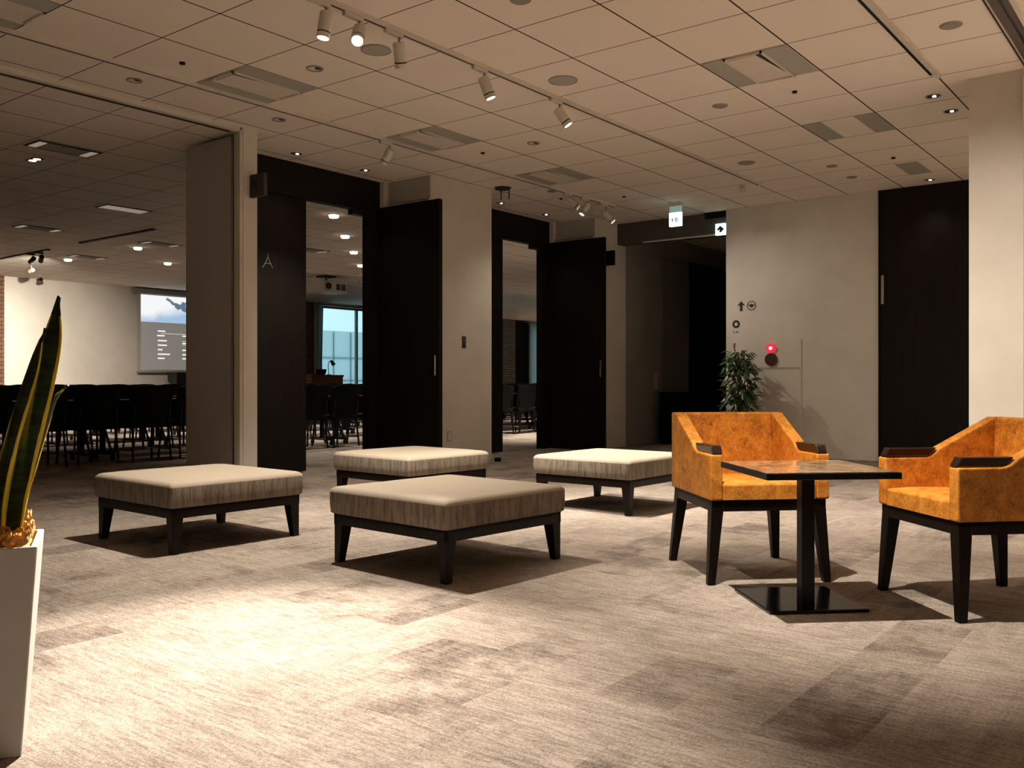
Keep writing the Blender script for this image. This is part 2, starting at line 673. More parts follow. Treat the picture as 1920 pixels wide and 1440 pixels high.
M['letter_pale'] = mat('pale_letter', (0.22, 0.19, 0.155), 0.5, noise=(10, 0.1))
M['print_black'] = mat('black_print', (0.02, 0.017, 0.014), 0.7, noise=(10, 0.1))
M['print_olive'] = mat('olive_print', (0.09, 0.075, 0.055), 0.7, noise=(10, 0.1))
M['screen_cloth'] = mat('screen_cloth', (0.52, 0.49, 0.45), 0.9, noise=(10, 0.03))
M['screen_case'] = mat('screen_case', (0.30, 0.28, 0.26), 0.6, noise=(10, 0.05))
M['curtain'] = mat('pale_grey_curtain', (0.52, 0.56, 0.56), 0.9, noise=(5, 0.08))
M['facade'] = mat('pale_facade', (0.50, 0.58, 0.60), 0.5, noise=(0.5, 0.05))
M['facade_line'] = mat('facade_joint', (0.20, 0.27, 0.30), 0.6, noise=(0.5, 0.05))
M['laptop'] = mat('dark_plastic', (0.012, 0.012, 0.013), 0.4, noise=(10, 0.1))
M['sign_white'] = emit('lit_sign_white', (0.72, 1.0, 0.93), 1.7)
M['sign_top'] = emit('lit_sign_top', (0.45, 0.70, 0.60), 0.35)
M['sign_green'] = mat('sign_print_green', (0.0, 0.035, 0.03), 0.5, noise=(10, 0.1))
M['sign_grey'] = mat('sign_print_grey', (0.10, 0.16, 0.15), 0.5, noise=(10, 0.1))
M['red_glow'] = emit('red_lamp_glow', (1.0, 0.035, 0.075), 0.62)
M['pink_glow'] = emit('pink_lamp_core', (1.0, 0.50, 0.52), 1.6)
M['bell'] = mat('dark_red_bell', (0.05, 0.012, 0.009), 0.5, noise=(10, 0.15))

cnt = M['curtain'].node_tree
ct = N(cnt, 'ShaderNodeBsdfTranslucent')
ct.inputs[0].default_value = (0.72, 0.78, 0.78, 1)
cx_ = N(cnt, 'ShaderNodeMixShader')
cx_.inputs[0].default_value = 0.75
cnt.links.new(cnt.nodes['Principled BSDF'].outputs[0], cx_.inputs[1])
cnt.links.new(ct.outputs[0], cx_.inputs[2])
cnt.links.new(cx_.outputs[0], cnt.nodes['Material Output'].inputs[0])
gm, gnt, gb = new_mat('window_glass')
gt = N(gnt, 'ShaderNodeBsdfTransparent')
gt.inputs[0].default_value = (0.90, 0.97, 0.98, 1)
gg = N(gnt, 'ShaderNodeBsdfGlossy')
gg.inputs['Roughness'].default_value = 0.02
fr = N(gnt, 'ShaderNodeFresnel')
fr.inputs[0].default_value = 1.4
gx = N(gnt, 'ShaderNodeMixShader')
gnt.links.new(fr.outputs[0], gx.inputs[0])
gnt.links.new(gt.outputs[0], gx.inputs[1])
gnt.links.new(gg.outputs[0], gx.inputs[2])
gnt.links.new(gx.outputs[0], gnt.nodes['Material Output'].inputs[0])
M['glass'] = gm

# ------------------------------------------------------------------ room shell
XH = -20.5            # far wall of the hall
XL, XD = -6.83, -7.5  # lobby wall face, recessed door plane
YB = 11.14            # lobby back wall

b = bm_new()
box(b, XH - 0.3, 3.2, -4.2, 32.3, -0.12, 0)
struct('floor', b, M['carpet'])
b = bm_new()
box(b, XH - 0.3, 3.2, -4.2, 32.3, CEIL, CEIL + 0.12)
struct('ceiling', b, M['ceiling'])

# lobby wall with the two door recesses
b = bm_new()
box(b, -7.62, XL, 7.30, 8.38, 0, CEIL)             # pier between the doors
box(b, -7.62, XL, 10.58, 11.45, 0, CEIL)           # pier beyond the second door
box(b, -6.97, XL, 4.915, 5.06, 0, CEIL)            # slim pier beside the folding wall
box(b, -7.62, -7.53, 5.06, 5.40, 0, CEIL)
box(b, -7.62, -7.44, 7.22, 7.30, 0, CEIL)
box(b, -7.62, -7.44, 10.50, 10.58, 0, CEIL)
box(b, -7.62, -7.5, 15.2, 32.0, 0, CEIL)
box(b, -7.62, -7.5, 8.38, 8.42, 0, CEIL)
struct('wall_left', b, M['wall'])
struct('wall_corridor_left', bx(-7.62, XL, 11.45, 15.2, 0, CEIL), M['wall_shaded'])
b = bm_new()
box(b, -7.42, XL + 0.03, 7.285, 7.30, 2.93, CEIL)
struct('trim_1', b, M['panel'])
b = bm_new()
box(b, -7.46, XL + 0.03, 10.565, 10.58, 2.93, CEIL)
struct('trim_2', b, M['panel'])

# back wall with the tall black door, corridor to its left
b = bm_new()
box(b, -5.13, -3.19, YB, YB + 0.25, 0, CEIL)
box(b, -2.05, 3.1, YB, YB + 0.25, 0, CEIL)
box(b, -5.13, -4.9, YB + 0.25, 15.2, 0, CEIL)
struct('wall_back', b, M['wall'])
b = bm_new()
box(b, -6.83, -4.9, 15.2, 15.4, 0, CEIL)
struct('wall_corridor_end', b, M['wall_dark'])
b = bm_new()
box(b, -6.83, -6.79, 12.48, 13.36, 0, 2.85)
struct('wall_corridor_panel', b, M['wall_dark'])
b = bm_new()
box(b, -6.83, -6.77, 13.36, 14.75, 0, 2.85)
struct('door_4', b, M['black'])
b = bm_new()
box(b, -6.83, -5.13, 11.22, 11.42, 2.885, CEIL)
struct('trim_3', b, M['slot_brown'])
b = bm_new()
box(b, -6.4, -5.13, 11.20, 11.22, 2.87, 2.89)
struct('trim_4', b, M['white_metal'])
b = bm_new()
box(b, -5.45, -5.13, 11.17, 11.22, 3.10, CEIL)
struct('trim_5', b, M['black_paint'])

# tall black door in the back wall
d3 = struct('door_3', bx(-3.19, -2.05, YB - 0.012, YB + 0.06, 0, CEIL), M['black'])
obj('door_edge_strip', bx(-3.205, -3.185, YB - 0.02, YB + 0.02, 0, CEIL), M['black_paint'], d3)
obj('handle', bx(-3.172, -3.142, YB - 0.032, YB - 0.012, 1.845, 2.18), M['grey_metal'], d3, bevel=0.004)['label'] = 'pale upright pull handle'

# square pillar at the right
struct('wall_right', bx(-1.49, -0.2, 7.42, 8.6, 0, CEIL), M['wall'])
struct('wall_right_beyond', bx(3.0, 3.2, -4.2, YB + 0.25, 0, CEIL), M['wall'])
struct('wall_rear', bx(-7.2, 3.2, -4.4, -4.2, 0, CEIL), M['wall'])
struct('trim_6', bx(-1.139, -1.131, 7.404, 7.42, 0, CEIL), M['wall'])

# hall walls
struct('wall_hall_left', bx(XH, -7.0, -0.4, -0.2, 0, CEIL), M['wall'])
struct('wall_hall_right', bx(XH, -7.5, 32.0, 32.2, 0, CEIL), M['wall'])
struct('wall_lobby_left', bx(-7.15, -6.95, -4.2, -0.2, 0, CEIL), M['wall'])
W1A, W1B, W2A, W2B = 17.28, 21.2, 27.3, 30.0
b = bm_new()
box(b, XH - 0.25, XH, -0.4, W1A, 0, CEIL)
box(b, XH - 0.25, XH, W1B, W2A, 0, CEIL)
box(b, XH - 0.25, XH, W2B, 32.2, 0, CEIL)
for a0, a1 in ((W1A, W1B), (W2A, W2B)):
    box(b, XH - 0.25, XH, a0, a1, 0, 0.3)
    box(b, XH - 0.25, XH, a0, a1, 3.12, CEIL)
struct('wall_hall_far', b, M['wall'])
struct('wall_brick_left', bx(XH, XH + 0.12, 6.5, 8.68, 0, CEIL), M['brick'])
struct('wall_brick_middle', bx(XH, XH + 0.14, 15.2, 17.02, 0, CEIL), M['brick'])
struct('wall_brick_right', bx(XH, XH + 0.14, 24.6, 26.35, 0, CEIL), M['brick_grey'])
struct('wall_dark_panel', bx(XH, XH + 0.06, 26.35, 27.25, 0, CEIL), M['black_paint'])

for k, (a0, a1, mull) in enumerate(((W1A, W1B, (18.88,)), (W2A, W2B, (28.6,)))):
    b = bm_new()
    box(b, XH - 0.2, XH - 0.1, a0, a0 + 0.05, 0.3, 3.12)
    box(b, XH - 0.2, XH - 0.1, a1 - 0.05, a1, 0.3, 3.12)
    box(b, XH - 0.2, XH - 0.1, a0, a1, 0.3, 0.36)
    box(b, XH - 0.2, XH - 0.1, a0, a1, 3.07, 3.12)
    for y in mull:
        box(b, XH - 0.2, XH - 0.1, y - 0.025, y + 0.025, 0.3, 3.12)
    w = struct('window_%d' % (k + 1), b, M['grey_metal'])
    obj('pane', bx(XH - 0.155, XH - 0.145, a0 + 0.05, a1 - 0.05, 0.36, 3.07), M['glass'], w)

# folding partition between lobby and hall: ceiling rail, post, stacked panels
b = bm_new()
box(b, -6.90, -6.84, -4.2, 4.90, CEIL - 0.035, CEIL)
box(b, -6.885, -6.84, 4.885, 4.915, 0, CEIL)
struct('trim_7', b, M['wall'])
b = bm_new()
box(b, -7.00, -6.90, -4.2, 4.88, CEIL - 0.02, CEIL)
struct('trim_8', b, M['dark_slot'])
ps = thing('folding_partition', 'stacked grey folding wall panels parked beside the slim white pier', 'partition', (-7.4, 5.0, 0))
for k in range(2):
    obj('panel', bx(-0.10 if k else -0.37, 0.34, -0.055 + k * 0.085, 0.025 + k * 0.085, 0.01, CEIL - 0.03), M['panel'], ps, bevel=0.004)
obj('edge_seal', bx(0.342, 0.425, -0.03, 0.11, 0.01, CEIL - 0.03), M['black_paint'], ps)


# ------------------------------------------------------------------ black double doors
def double_door(n, y0, mark):
    """frame, header, closed leaf, and the other leaf swung open against the reveal"""
    y1 = y0 + 1.64
    jl, oa, ob = y0, y0 + 0.61, y0 + 1.47
    b = bm_new()
    box(b, XD - 0.10, XD, y0 - 0.20, y1, 2.83, CEIL)
    box(b, XD - 0.10, XD, y0 - 0.20, y0 - 0.10, 0, 2.83)
    box(b, XD - 0.10, XD, ob, y1, 0, 2.83)
    d = struct('door_%d' % n, b, M['black'])
    leaf = obj('closed_leaf', bx(XD - 0.075, XD - 0.02, y0 - 0.10, oa, 0.012, 2.825), M['black'], d)
    op = obj('open_leaf', bx(XD + 0.0, XD + 0.915, y1 - 0.015, y1 + 0.04, 0.012, 2.885), M['black'], d)
    obj('handle', bx(XD + 0.865, XD + 0.885, y1 - 0.045, y1 - 0.016, 1.00, 1.22), M['chrome'], op, bevel=0.004)['label'] = 'slim chrome pull handle'
    obj('door_closer', bx(XD - 0.05, XD + 0.04, ob - 0.26, ob - 0.02, 2.76, 2.82), M['black_metal'], d, bevel=0.004)
    if mark:
        b2 = bm_new()
        X_ = XD - 0.0185
        for p, q in (((5.698, 2.214), (5.698, 2.17)), ((5.698, 2.18), (5.668, 2.115)), ((5.698, 2.18), (5.728, 2.115)), ((5.655, 2.115), (5.742, 2.115)),
                     ((5.668, 2.115), (5.632, 2.066)), ((5.728, 2.115), (5.757, 2.072))):
            tube(b2, (X_, p[0], p[1]), (X_, q[0], q[1]), 0.0045, n=6)
        obj('lettering', b2, M['letter_pale'], leaf)
    return d


double_door(1, 5.57, 'A')
double_door(2, 8.85, None)
# plug the gaps beside the closed leaves
struct('trim_9', bx(XD - 0.1, XD, 8.38, 8.66, 0, CEIL), M['black'])

# projecting signs
sg = thing('projecting_sign', 'small square brown projecting room sign lettered A on slim pier', 'sign', (-6.83, 5.0, 2.57))
obj('plate', bx(-0.05, 0.20, -0.02, 0.02, 0, 0.20), M['dark_brown'], sg, bevel=0.003)
text('lettering', 'A', 0.17, M['letter_dim'], sg, (0.06, -0.022, 0.09), (PI / 2, 0, 0))
obj('edge_trim', bx(-0.05, -0.015, -0.023, -0.018, 0.004, 0.196), M['grey_metal'], sg)
sg = thing('projecting_sign', 'black projecting room sign on pier beyond the farther open door', 'sign', (-6.83, 10.9, 2.555))
obj('plate', bx(0.0, 0.15, -0.02, 0.02, 0, 0.205), M['black_paint'], sg, bevel=0.003)
obj('bracket', bx(0.0, 0.02, -0.03, 0.03, 0.03, 0.17), M['black_metal'], sg)

sw = thing('light_switch', 'small brown switch plate on white pier between the doors', 'switch', (XL, 7.88, 1.385))
obj('plate', bx(0, 0.008, -0.033, 0.033, -0.068, 0.068), M['dark_brown'], sw, bevel=0.003)
obj('rocker', bx(0.008, 0.013, -0.014, 0.014, 0.0, 0.04), M['print_olive'], sw)
obj('rocker', bx(0.008, 0.013, -0.014, 0.014, -0.045, -0.005), M['print_black'], sw)
so = thing('wall_socket', 'faint pale socket plate low on the pier between the doors', 'socket', (XL, 7.63, 0.325))
obj('plate', bx(0, 0.007, -0.036, 0.036, -0.06, 0.06), M['panel'], so, bevel=0.003)
obj('cover', bx(0.007, 0.012, -0.022, 0.022, -0.045, 0.045), M['wall'], so)
ds = obj('door_stop', bx(-0.03, 0.03, -0.03, 0.03, 0, 0.045), M['black_paint'], None, (-6.72, 8.36, 0), bevel=0.006)
tag(ds, 'little black door stop on carpet at foot of the white pier', 'door stop')


# ------------------------------------------------------------------ ottomans
def cushion_mesh(s, z0, z1, bulge, r):
    """square upholstered block with rounded upper rim and a slightly crowned top"""
    b = bm_new()
    n = 14
    h = s / 2

    def ring(half, z, rr):
        out = []
        for q, (cx, cy) in enumerate(((1, 1), (-1, 1), (-1, -1), (1, -1))):
            for i in range(5):
                t = q * PI / 2 + i / 4 * PI / 2
                out.append(b.verts.new((cx * (half - rr) + rr * math.cos(t), cy * (half - rr) + rr * math.sin(t), z)))
        return out
    prof = [(h - 0.012, z0), (h - 0.003, z0 + 0.008), (h, z0 + (z1 - z0) * 0.35), (h, z1 - r)]
    for i in range(1, 6):
        t = i / 5 * PI / 2
        prof.append((h - r + r * math.cos(t), z1 - r + r * math.sin(t)))
    for f, dz in ((0.82, bulge * 0.55), (0.6, bulge * 0.85), (0.3, bulge)):
        prof.append((h * f, z1 + dz))
    rs = [ring(hh, z, min(0.022 + max(0, (h - hh)) * 0.4, hh * 0.5)) for hh, z in prof]
    for A, B in zip(rs[:-1], rs[1:]):
        m = len(A)
        for i in range(m):
            j = (i + 1) % m
            b.faces.new((A[i], A[j], B[j], B[i]))
    b.faces.new(rs[0][::-1])
    b.faces.new(rs[-1])
    return b


def ottoman(x, y, deg, s, label):
    t = thing('ottoman', label, 'ottoman', (x, y, 0), math.radians(deg), 'square upholstered ottomans in the lobby')
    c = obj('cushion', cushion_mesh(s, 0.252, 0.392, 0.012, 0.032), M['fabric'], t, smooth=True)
    h = s / 2
    b = bm_new()
    for k in (-1, 1):
        prism(b, [(-h + .01, h * k - .006 * k), (h - .01, h * k - .006 * k), (h - .01, h * k - .003 * k), (-h + .01, h * k - .003 * k)], 'z', 0.256, 0.260)
    f = h - 0.022
    b = bm_new()
    for k in (-1, 1):
        box(b, -f, f, k * f - 0.018 if k > 0 else k * f, k * f if k > 0 else k * f + 0.018, 0.195, 0.252)
        box(b, k * f - 0.018 if k > 0 else k * f, k * f if k > 0 else k * f + 0.018, -f, f, 0.195, 0.252)
    box(b, -f, f, -f, f, 0.236, 0.250)
    obj('apron', b, M['wenge'], t)
    for sx in (-1, 1):
        for sy in (-1, 1):
            b = bm_new()
            taper(b, (sx * (f - 0.021), sy * (f - 0.021)), 0.020, 0.0, (sx * (f - 0.036), sy * (f - 0.036)), 0.0355, 0.235)
            obj('leg', b, M['wenge'], t, bevel=0.003)
    return t


ottoman(-3.22, 3.59, -4, 0.885, 'beige square ottoman nearest the camera, front faces in shade')
ottoman(-4.88, 3.20, -2, 0.88, 'leftmost beige square ottoman, its right side lit and left side dark')
ottoman(-5.04, 5.19, -3, 0.87, 'beige square ottoman in the middle rear, before the switch pier')
ottoman(-3.66, 5.93, -1, 0.86, 'beige square ottoman half hidden behind the left armchair')


# ------------------------------------------------------------------ armchairs
def armchair(x, y, deg, label):
    t = thing('armchair', label, 'armchair', (x, y, 0), math.radians(deg), 'tan tub armchairs at the low table')
    w, d = 0.29, 0.30
    prof = [(-d, 0.39), (d, 0.39), (d, 0.778), (0.232, 0.778), (-0.04, 0.64), (-0.075, 0.612), (-0.105, 0.603), (-d, 0.603)]
    b = bm_new()
    prism(b, prof, 'x', -w, -w + 0.062)
    prism(b, prof, 'x', w - 0.062, w)
    prism(b, [(0.212, 0.40), (0.30, 0.39), (0.30, 0.778), (0.235, 0.778)], 'x', -w + 0.062, w - 0.062)
    sh = obj('upholstered_shell', b, M['leather'], t, bevel=0.009, segs=3)
    for sx in (-1, 1):
        obj('piping', tube(bm_new(), (sx * (w - 0.066), 0.222, 0.47), (sx * (w - 0.066), 0.234, 0.775), 0.004, n=6), M['leather'], sh)
    b = bm_new()
    n = 10
    x0, x1, y0, y1 = -w + 0.063, w - 0.063, -d + 0.002, 0.215
    g = {}
    for i in range(n + 1):
        for j in range(n + 1):
            u, v = i / n, j / n
            e = min(1, 6 * min(u, 1 - u)) * min(1, 6 * min(v, 1 - v))
            g[i, j] = b.verts.new((x0 + (x1 - x0) * u, y0 + (y1 - y0) * v, 0.465 + 0.016 * math.sqrt(max(0, e)) - 0.012 * v))
    for i in range(n):
        for j in range(n):
            b.faces.new((g[i, j], g[i + 1, j], g[i + 1, j + 1], g[i, j + 1]))
    ed = [e for e in b.edges if e.is_boundary]
    r = bmesh.ops.extrude_edge_only(b, edges=ed)
    for v in [q for q in r['geom'] if isinstance(q, bmesh.types.BMVert)]:
        v.co.z = 0.392
    obj('seat_cushion', b, M['leather'], t, smooth=False, bevel=0.010, segs=3)
    for sx in (-1, 1):
        b = bm_new()
        cx = sx * (w - 0.036)
        prism(b, [(-0.300, 0.604), (-0.088, 0.604), (-0.052, 0.643), (-0.278, 0.643)], 'x', cx - 0.024, cx + 0.026)
        obj('armrest_cap', b, M['mahogany'], t, bevel=0.005)['label'] = 'polished dark wood armrest cap'
    f = w - 0.014
    b = bm_new()
    for k in (-1, 1):
        box(b, -f, f, *(sorted((k * (d - 0.012), k * (d - 0.034)))), 0.338, 0.392)
        box(b, *(sorted((k * f, k * (f - 0.022)))), -d + 0.012, d - 0.012, 0.338, 0.392)
    box(b, -f, f, -d + 0.012, d - 0.012, 0.374, 0.391)
    obj('apron', b, M['wenge'], t)
    for sx in (-1, 1):
        for sy in (-1, 1):
            b = bm_new()
            oy = 0.035 if sy > 0 else 0.012
            taper(b, (sx * (f - 0.017 + 0.022), sy * (d - 0.030 + oy)), 0.0175, 0.0, (sx * (f - 0.030), sy * (d - 0.042)), 0.030, 0.376)
            obj('leg', b, M['wenge'], t, bevel=0.003)
    return t


armchair(-1.872, 4.295, 45, 'tan armchair left of the table, whole and facing right')
armchair(-0.815, 4.285, -44, 'tan armchair at the right picture edge, partly cut off')

# ------------------------------------------------------------------ low table
tb = thing('side_table', 'low square table with glossy stone top on black pedestal between armchairs', 'table', (-1.385, 3.785, 0), math.radians(43.5))
obj('tabletop', bx(-0.275, 0.275, -0.275, 0.275, 0.556, 0.582), M['black_metal'], tb, bevel=0.003)
obj('stone_inlay', bx(-0.272, 0.272, -0.272, 0.272, 0.580, 0.5845), M['stone'], tb)['label'] = 'glossy brown veined stone inlay'
obj('pedestal', bx(-0.028, 0.028, -0.028, 0.028, 0.014, 0.552), M['black_metal'], tb, bevel=0.003)
obj('mounting_plate', bx(-0.12, 0.12, -0.12, 0.12, 0.548, 0.557), M['black_metal'], tb)
obj('base_plate', bx(-0.21, 0.21, -0.21, 0.21, 0.0, 0.015), M['black_gloss'], tb, loc=(0.0, 0.07, 0), bevel=0.004)


# ------------------------------------------------------------------ potted snake plant, front left
def blade(name, pts, widths, lean, fold, parent):
    """strap leaf along pts (3D), with half-fold and UVs across its width"""
    b = bm_new()
    uvl = b.loops.layers.uv.new('UVMap')
    K = 9
    # densify
    P, Wd = [], []
    n = len(pts)
    for i in range(n - 1):
        for s in range(5):
            t = s / 5
            P.append(Vector(pts[i]).lerp(Vector(pts[i + 1]), t))
            Wd.append(widths[i] * (1 - t) + widths[i + 1] * t)
    P.append(Vector(pts[-1]))
    Wd.append(widths[-1])
    for _ in range(4):
        P = [P[0]] + [(P[i - 1] + P[i] * 2 + P[i + 1]) / 4 for i in range(1, len(P) - 1)] + [P[-1]]
        Wd = [Wd[0]] + [(Wd[i - 1] + Wd[i] * 2 + Wd[i + 1]) / 4 for i in range(1, len(Wd) - 1)] + [Wd[-1]]
    rows = []
    m = len(P)
    for i in range(m):
        d = (P[min(i + 1, m - 1)] - P[max(i - 1, 0)]).normalized()
        tw = lean[0] + (lean[1] - lean[0]) * i / (m - 1)
        side = Vector((math.cos(tw), math.sin(tw), 0))
        side = (side - d * side.dot(d)).normalized()
        nor = d.cross(side)
        row = []
        for k in range(K):
            u = k / (K - 1)
            a = (u - 0.5) * 2
            off = fold * Wd[i] * (abs(a) ** 1.3) + 0.004 * math.sin(9 * i / m + 3 * a)
            row.append((b.verts.new(P[i] + side * (a * Wd[i] / 2) + nor * off), u, i / (m - 1)))
        rows.append(row)
    for A, B in zip(rows[:-1], rows[1:]):
        for k in range(K - 1):
            q = (A[k], A[k + 1], B[k + 1], B[k])
            f = b.faces.new([z[0] for z in q])
            for lp, z in zip(f.loops, q):
                lp[uvl].uv = (z[1], z[2])
    o = obj(name, b, M['snake'], parent, smooth=True)
    md = o.modifiers.new('thick', 'SOLIDIFY')
    md.thickness = 0.0035
    return o


hd = math.radians(62)
eu, ev = Vector((-math.sin(hd), math.cos(hd), 0)), Vector((-math.cos(hd), -math.sin(hd), 0))
corner = Vector((-2.325, 1.068, 0))
pc = corner + eu * 0.15 + ev * 0.15
pp = thing('potted_snake_plant', 'tall tapered white planter of yellow edged snake plant at left edge', 'potted plant', pc)
a0 = math.atan2(eu.y, eu.x)
b = bm_new()
HP = 0.53
for (h0, h1, z0, z1) in ((0.112, 0.150, 0.0, HP),):
    o0 = [b.verts.new((sx * h0, sy * h0, z0)) for sx, sy in ((-1, -1), (1, -1), (1, 1), (-1, 1))]
    o1 = [b.verts.new((sx * h1, sy * h1, z1)) for sx, sy in ((-1, -1), (1, -1), (1, 1), (-1, 1))]
    i1 = [b.verts.new((sx * (h1 - 0.016), sy * (h1 - 0.016), z1)) for sx, sy in ((-1, -1), (1, -1), (1, 1), (-1, 1))]
    i0 = [b.verts.new((sx * (h1 - 0.022), sy * (h1 - 0.022), z1 - 0.06)) for sx, sy in ((-1, -1), (1, -1), (1, 1), (-1, 1))]
    b.faces.new(o0[::-1])
    b.faces.new(i0)
    for A, B in ((o0, o1), (o1, i1), (i1, i0)):
        for i in range(4):
            j = (i + 1) % 4
            b.faces.new((A[i], A[j], B[j], B[i]))
obj('planter', b, M['planter'], pp, rot=(0, 0, a0), bevel=0.004)
# coir mulch: a lumpy bed with many curled strips
b = bm_new()
rnd = random.Random(3)
n = 16
g = {}
for i in range(n + 1):
    for j in range(n + 1):
        x, y = (i / n - 0.5) * 0.262, (j / n - 0.5) * 0.262
        e = 1 - max(abs(i / n - .5), abs(j / n - .5)) * 2
        g[i, j] = b.verts.new((x, y, HP - 0.035 + 0.035 * min(1, 3 * e) + rnd.uniform(0, 0.014)))
for i in range(n):
    for j in range(n):
        b.faces.new((g[i, j], g[i + 1, j], g[i + 1, j + 1], g[i, j + 1]))
for _ in range(760):
    x, y = rnd.uniform(-0.125, 0.125), rnd.uniform(-0.125, 0.125)
    z = HP - 0.005 + rnd.uniform(0, 0.03) * (1 - (abs(x) + abs(y)) * 2)
    a, r = rnd.uniform(0, 6.28), rnd.uniform(0.008, 0.02)
    tl = rnd.uniform(-1, 1)
    prev = None
    for s in range(5):
        q = a + s * 0.7
        c = Vector((x + r * math.cos(q), y + r * math.sin(q), z + tl * r * math.sin(s * 0.8) + 0.004 * s))
        c.x = max(-0.13, min(0.13, c.x))
        c.y = max(-0.13, min(0.13, c.y))
        v = (b.verts.new(c), b.verts.new(c + Vector((0.0025, 0.0015, 0.0065))))
        if prev:
            b.faces.new((prev[0], v[0], v[1], prev[1]))
        prev = v
# a raised tuft at the back corner
for _ in range(420):
    c0 = Vector((rnd.gauss(0.06, 0.03), rnd.gauss(-0.05, 0.03), HP + 0.02 + abs(rnd.gauss(0, 0.022))))
    a = rnd.uniform(0, 6.28)
    prev = None
    for s in range(5):
        c = c0 + Vector((0.014 * math.cos(a + s * .8), 0.014 * math.sin(a + s * .8), 0.005 * s))
        c.x, c.y = max(-0.125, min(0.125, c.x)), max(-0.125, min(0.125, c.y))
        v = (b.verts.new(c), b.verts.new(c + Vector((0.002, 0.0025, 0.0065))))
        if prev:
            b.faces.new((prev[0], v[0], v[1], prev[1]))
        prev = v
mu = obj('coir_mulch', b, M['coir'], pp, rot=(0, 0, a0))
mu['kind'] = 'stuff'
mu['label'] = 'shredded orange coir mulch'
R = Vector((0.789, 0.614, 0))        # across the planter, as seen from the seating
T = Vector((-0.614, 0.789, 0))
L0 = -1.365 - (pc.dot(R))


def lp(off, z, dep=0.0):
    return tuple(R * (off + L0) + T * dep + Vector((0, 0, z)))


yaw = math.atan2(R.y, R.x)
blade('leaf', [lp(.075, .50), lp(.092, .64), lp(.125, .80), lp(.160, .96), lp(.186, 1.06), lp(.203, 1.159)],
      [.036, .052, .064, .064, .050, .002], (yaw + .15, yaw - .15), 0.10, pp)
blade('leaf', [lp(.052, .50, -.03), lp(.062, .66, -.03), lp(.098, .84, -.025), lp(.150, .99, -.02), lp(.178, 1.075, -.015)],
      [.028, .042, .044, .034, .002], (yaw - .1, yaw - .5), 0.22, pp)
blade('leaf', [lp(.015, .50, -.02), lp(.020, .68, -.02), lp(.034, .84, -.02), lp(.026, .965, -.02)],
      [.034, .052, .050, .002], (yaw, yaw + .3), 0.15, pp)
blade('leaf', [lp(.070, .50, .05), lp(.10, .66, .05), lp(.150, .84, .045), lp(.178, .905, .04), lp(.210, .930, .035)],
      [.005, .007, .006, .005, .001], (yaw, yaw + .2), 0.2, pp)
blade('leaf', [lp(-.03, .50, .03), lp(-.04, .70, .03), lp(-.05, .92, .03), lp(-.045, 1.10, .03)],
      [.036, .056, .054, .002], (yaw + .5, yaw), 0.15, pp)


# ------------------------------------------------------------------ plant behind the armchair
pl = thing('potted_broadleaf_plant', 'bushy dark green potted plant standing behind the left armchair', 'potted plant', (-4.75, 10.72, 0))
b = bm_new()
lathe(b, [(0.0, 0.0), (0.13, 0.0), (0.17, 0.30), (0.175, 0.34), (0.16, 0.34), (0.155, 0.30), (0, 0.30)])
obj('pot', b, M['black_metal'], pl, smooth=True)
b = bm_new()
rnd = random.Random(11)
tips = []
for k in range(7):
    a = k * 0.9
    p = [Vector((0.03 * math.cos(a), 0.03 * math.sin(a), 0.30))]
    for s in range(1, 6):
        p.append(p[-1] + Vector((rnd.uniform(-.02, .03) + 0.012 * math.cos(a), rnd.uniform(-.02, .02) + 0.012 * math.sin(a), 0.185)))
    path_tube(b, p, 0.008, 6)
    tips += p[1:]
obj('stem', b, M['bark'], pl)
b = bm_new()
for _ in range(330):
    z = rnd.uniform(0.50, 1.33)
    rr = 0.19 * (1 - 0.55 * max(0, (z - 1.05) / 0.35)) * math.sqrt(rnd.uniform(0.15, 1))
    a = rnd.uniform(0, 6.28)
    c = Vector((rr * math.cos(a), rr * math.sin(a), z))
    out = Vector((math.cos(a + rnd.uniform(-.6, .6)), math.sin(a + rnd.uniform(-.6, .6)), rnd.uniform(-1.3, 0.15))).normalized()
    sd = out.cross(Vector((0, 0, 1))).normalized()
    up = sd.cross(out)
    l, w = rnd.uniform(0.10, 0.17), rnd.uniform(0.024, 0.042)
    v = [b.verts.new(c), b.verts.new(c + out * l * .45 + sd * w - up * .008), b.verts.new(c + out * l - up * .02),
         b.verts.new(c + out * l * .45 - sd * w - up * .008), b.verts.new(c + out * l * .5 + up * .006)]
    for f in ((0, 1, 4), (1, 2, 4), (2, 3, 4), (3, 0, 4)):
        b.faces.new([v[i] for i in f])
fo = obj('foliage', b, M['foliage'], pl)


# ------------------------------------------------------------------ marks and fittings on the back wall
def disc(bm, c, r, n=24, r_in=0.0, axis='y', depth=0.004):
    """flat round (or ring) plate facing -Y (axis y) or -Z (axis z), depth thick"""
    def pt(rr, t, k):
        if axis == 'y':
            return (c[0] + rr * math.cos(t), c[1] - k * depth, c[2] + rr * math.sin(t))
        return (c[0] + rr * math.cos(t), c[1] + rr * math.sin(t), c[2] - k * depth)
    T_ = [2 * PI * i / n for i in range(n)]
    o0 = [bm.verts.new(pt(r, t, 0)) for t in T_]
    o1 = [bm.verts.new(pt(r, t, 1)) for t in T_]
    if r_in:
        i0 = [bm.verts.new(pt(r_in, t, 0)) for t in T_]
        i1 = [bm.verts.new(pt(r_in, t, 1)) for t in T_]
    for i in range(n):
        j = (i + 1) % n
        bm.faces.new((o0[i], o0[j], o1[j], o1[i]))
        if r_in:
            bm.faces.new((i0[j], i0[i], i1[i], i1[j]))
            bm.faces.new((o1[i], o1[j], i1[j], i1[i]))
            bm.faces.new((o0[j], o0[i], i0[i], i0[j]))
    if not r_in:
        bm.faces.new(o1)
        bm.faces.new(o0[::-1])
    return bm


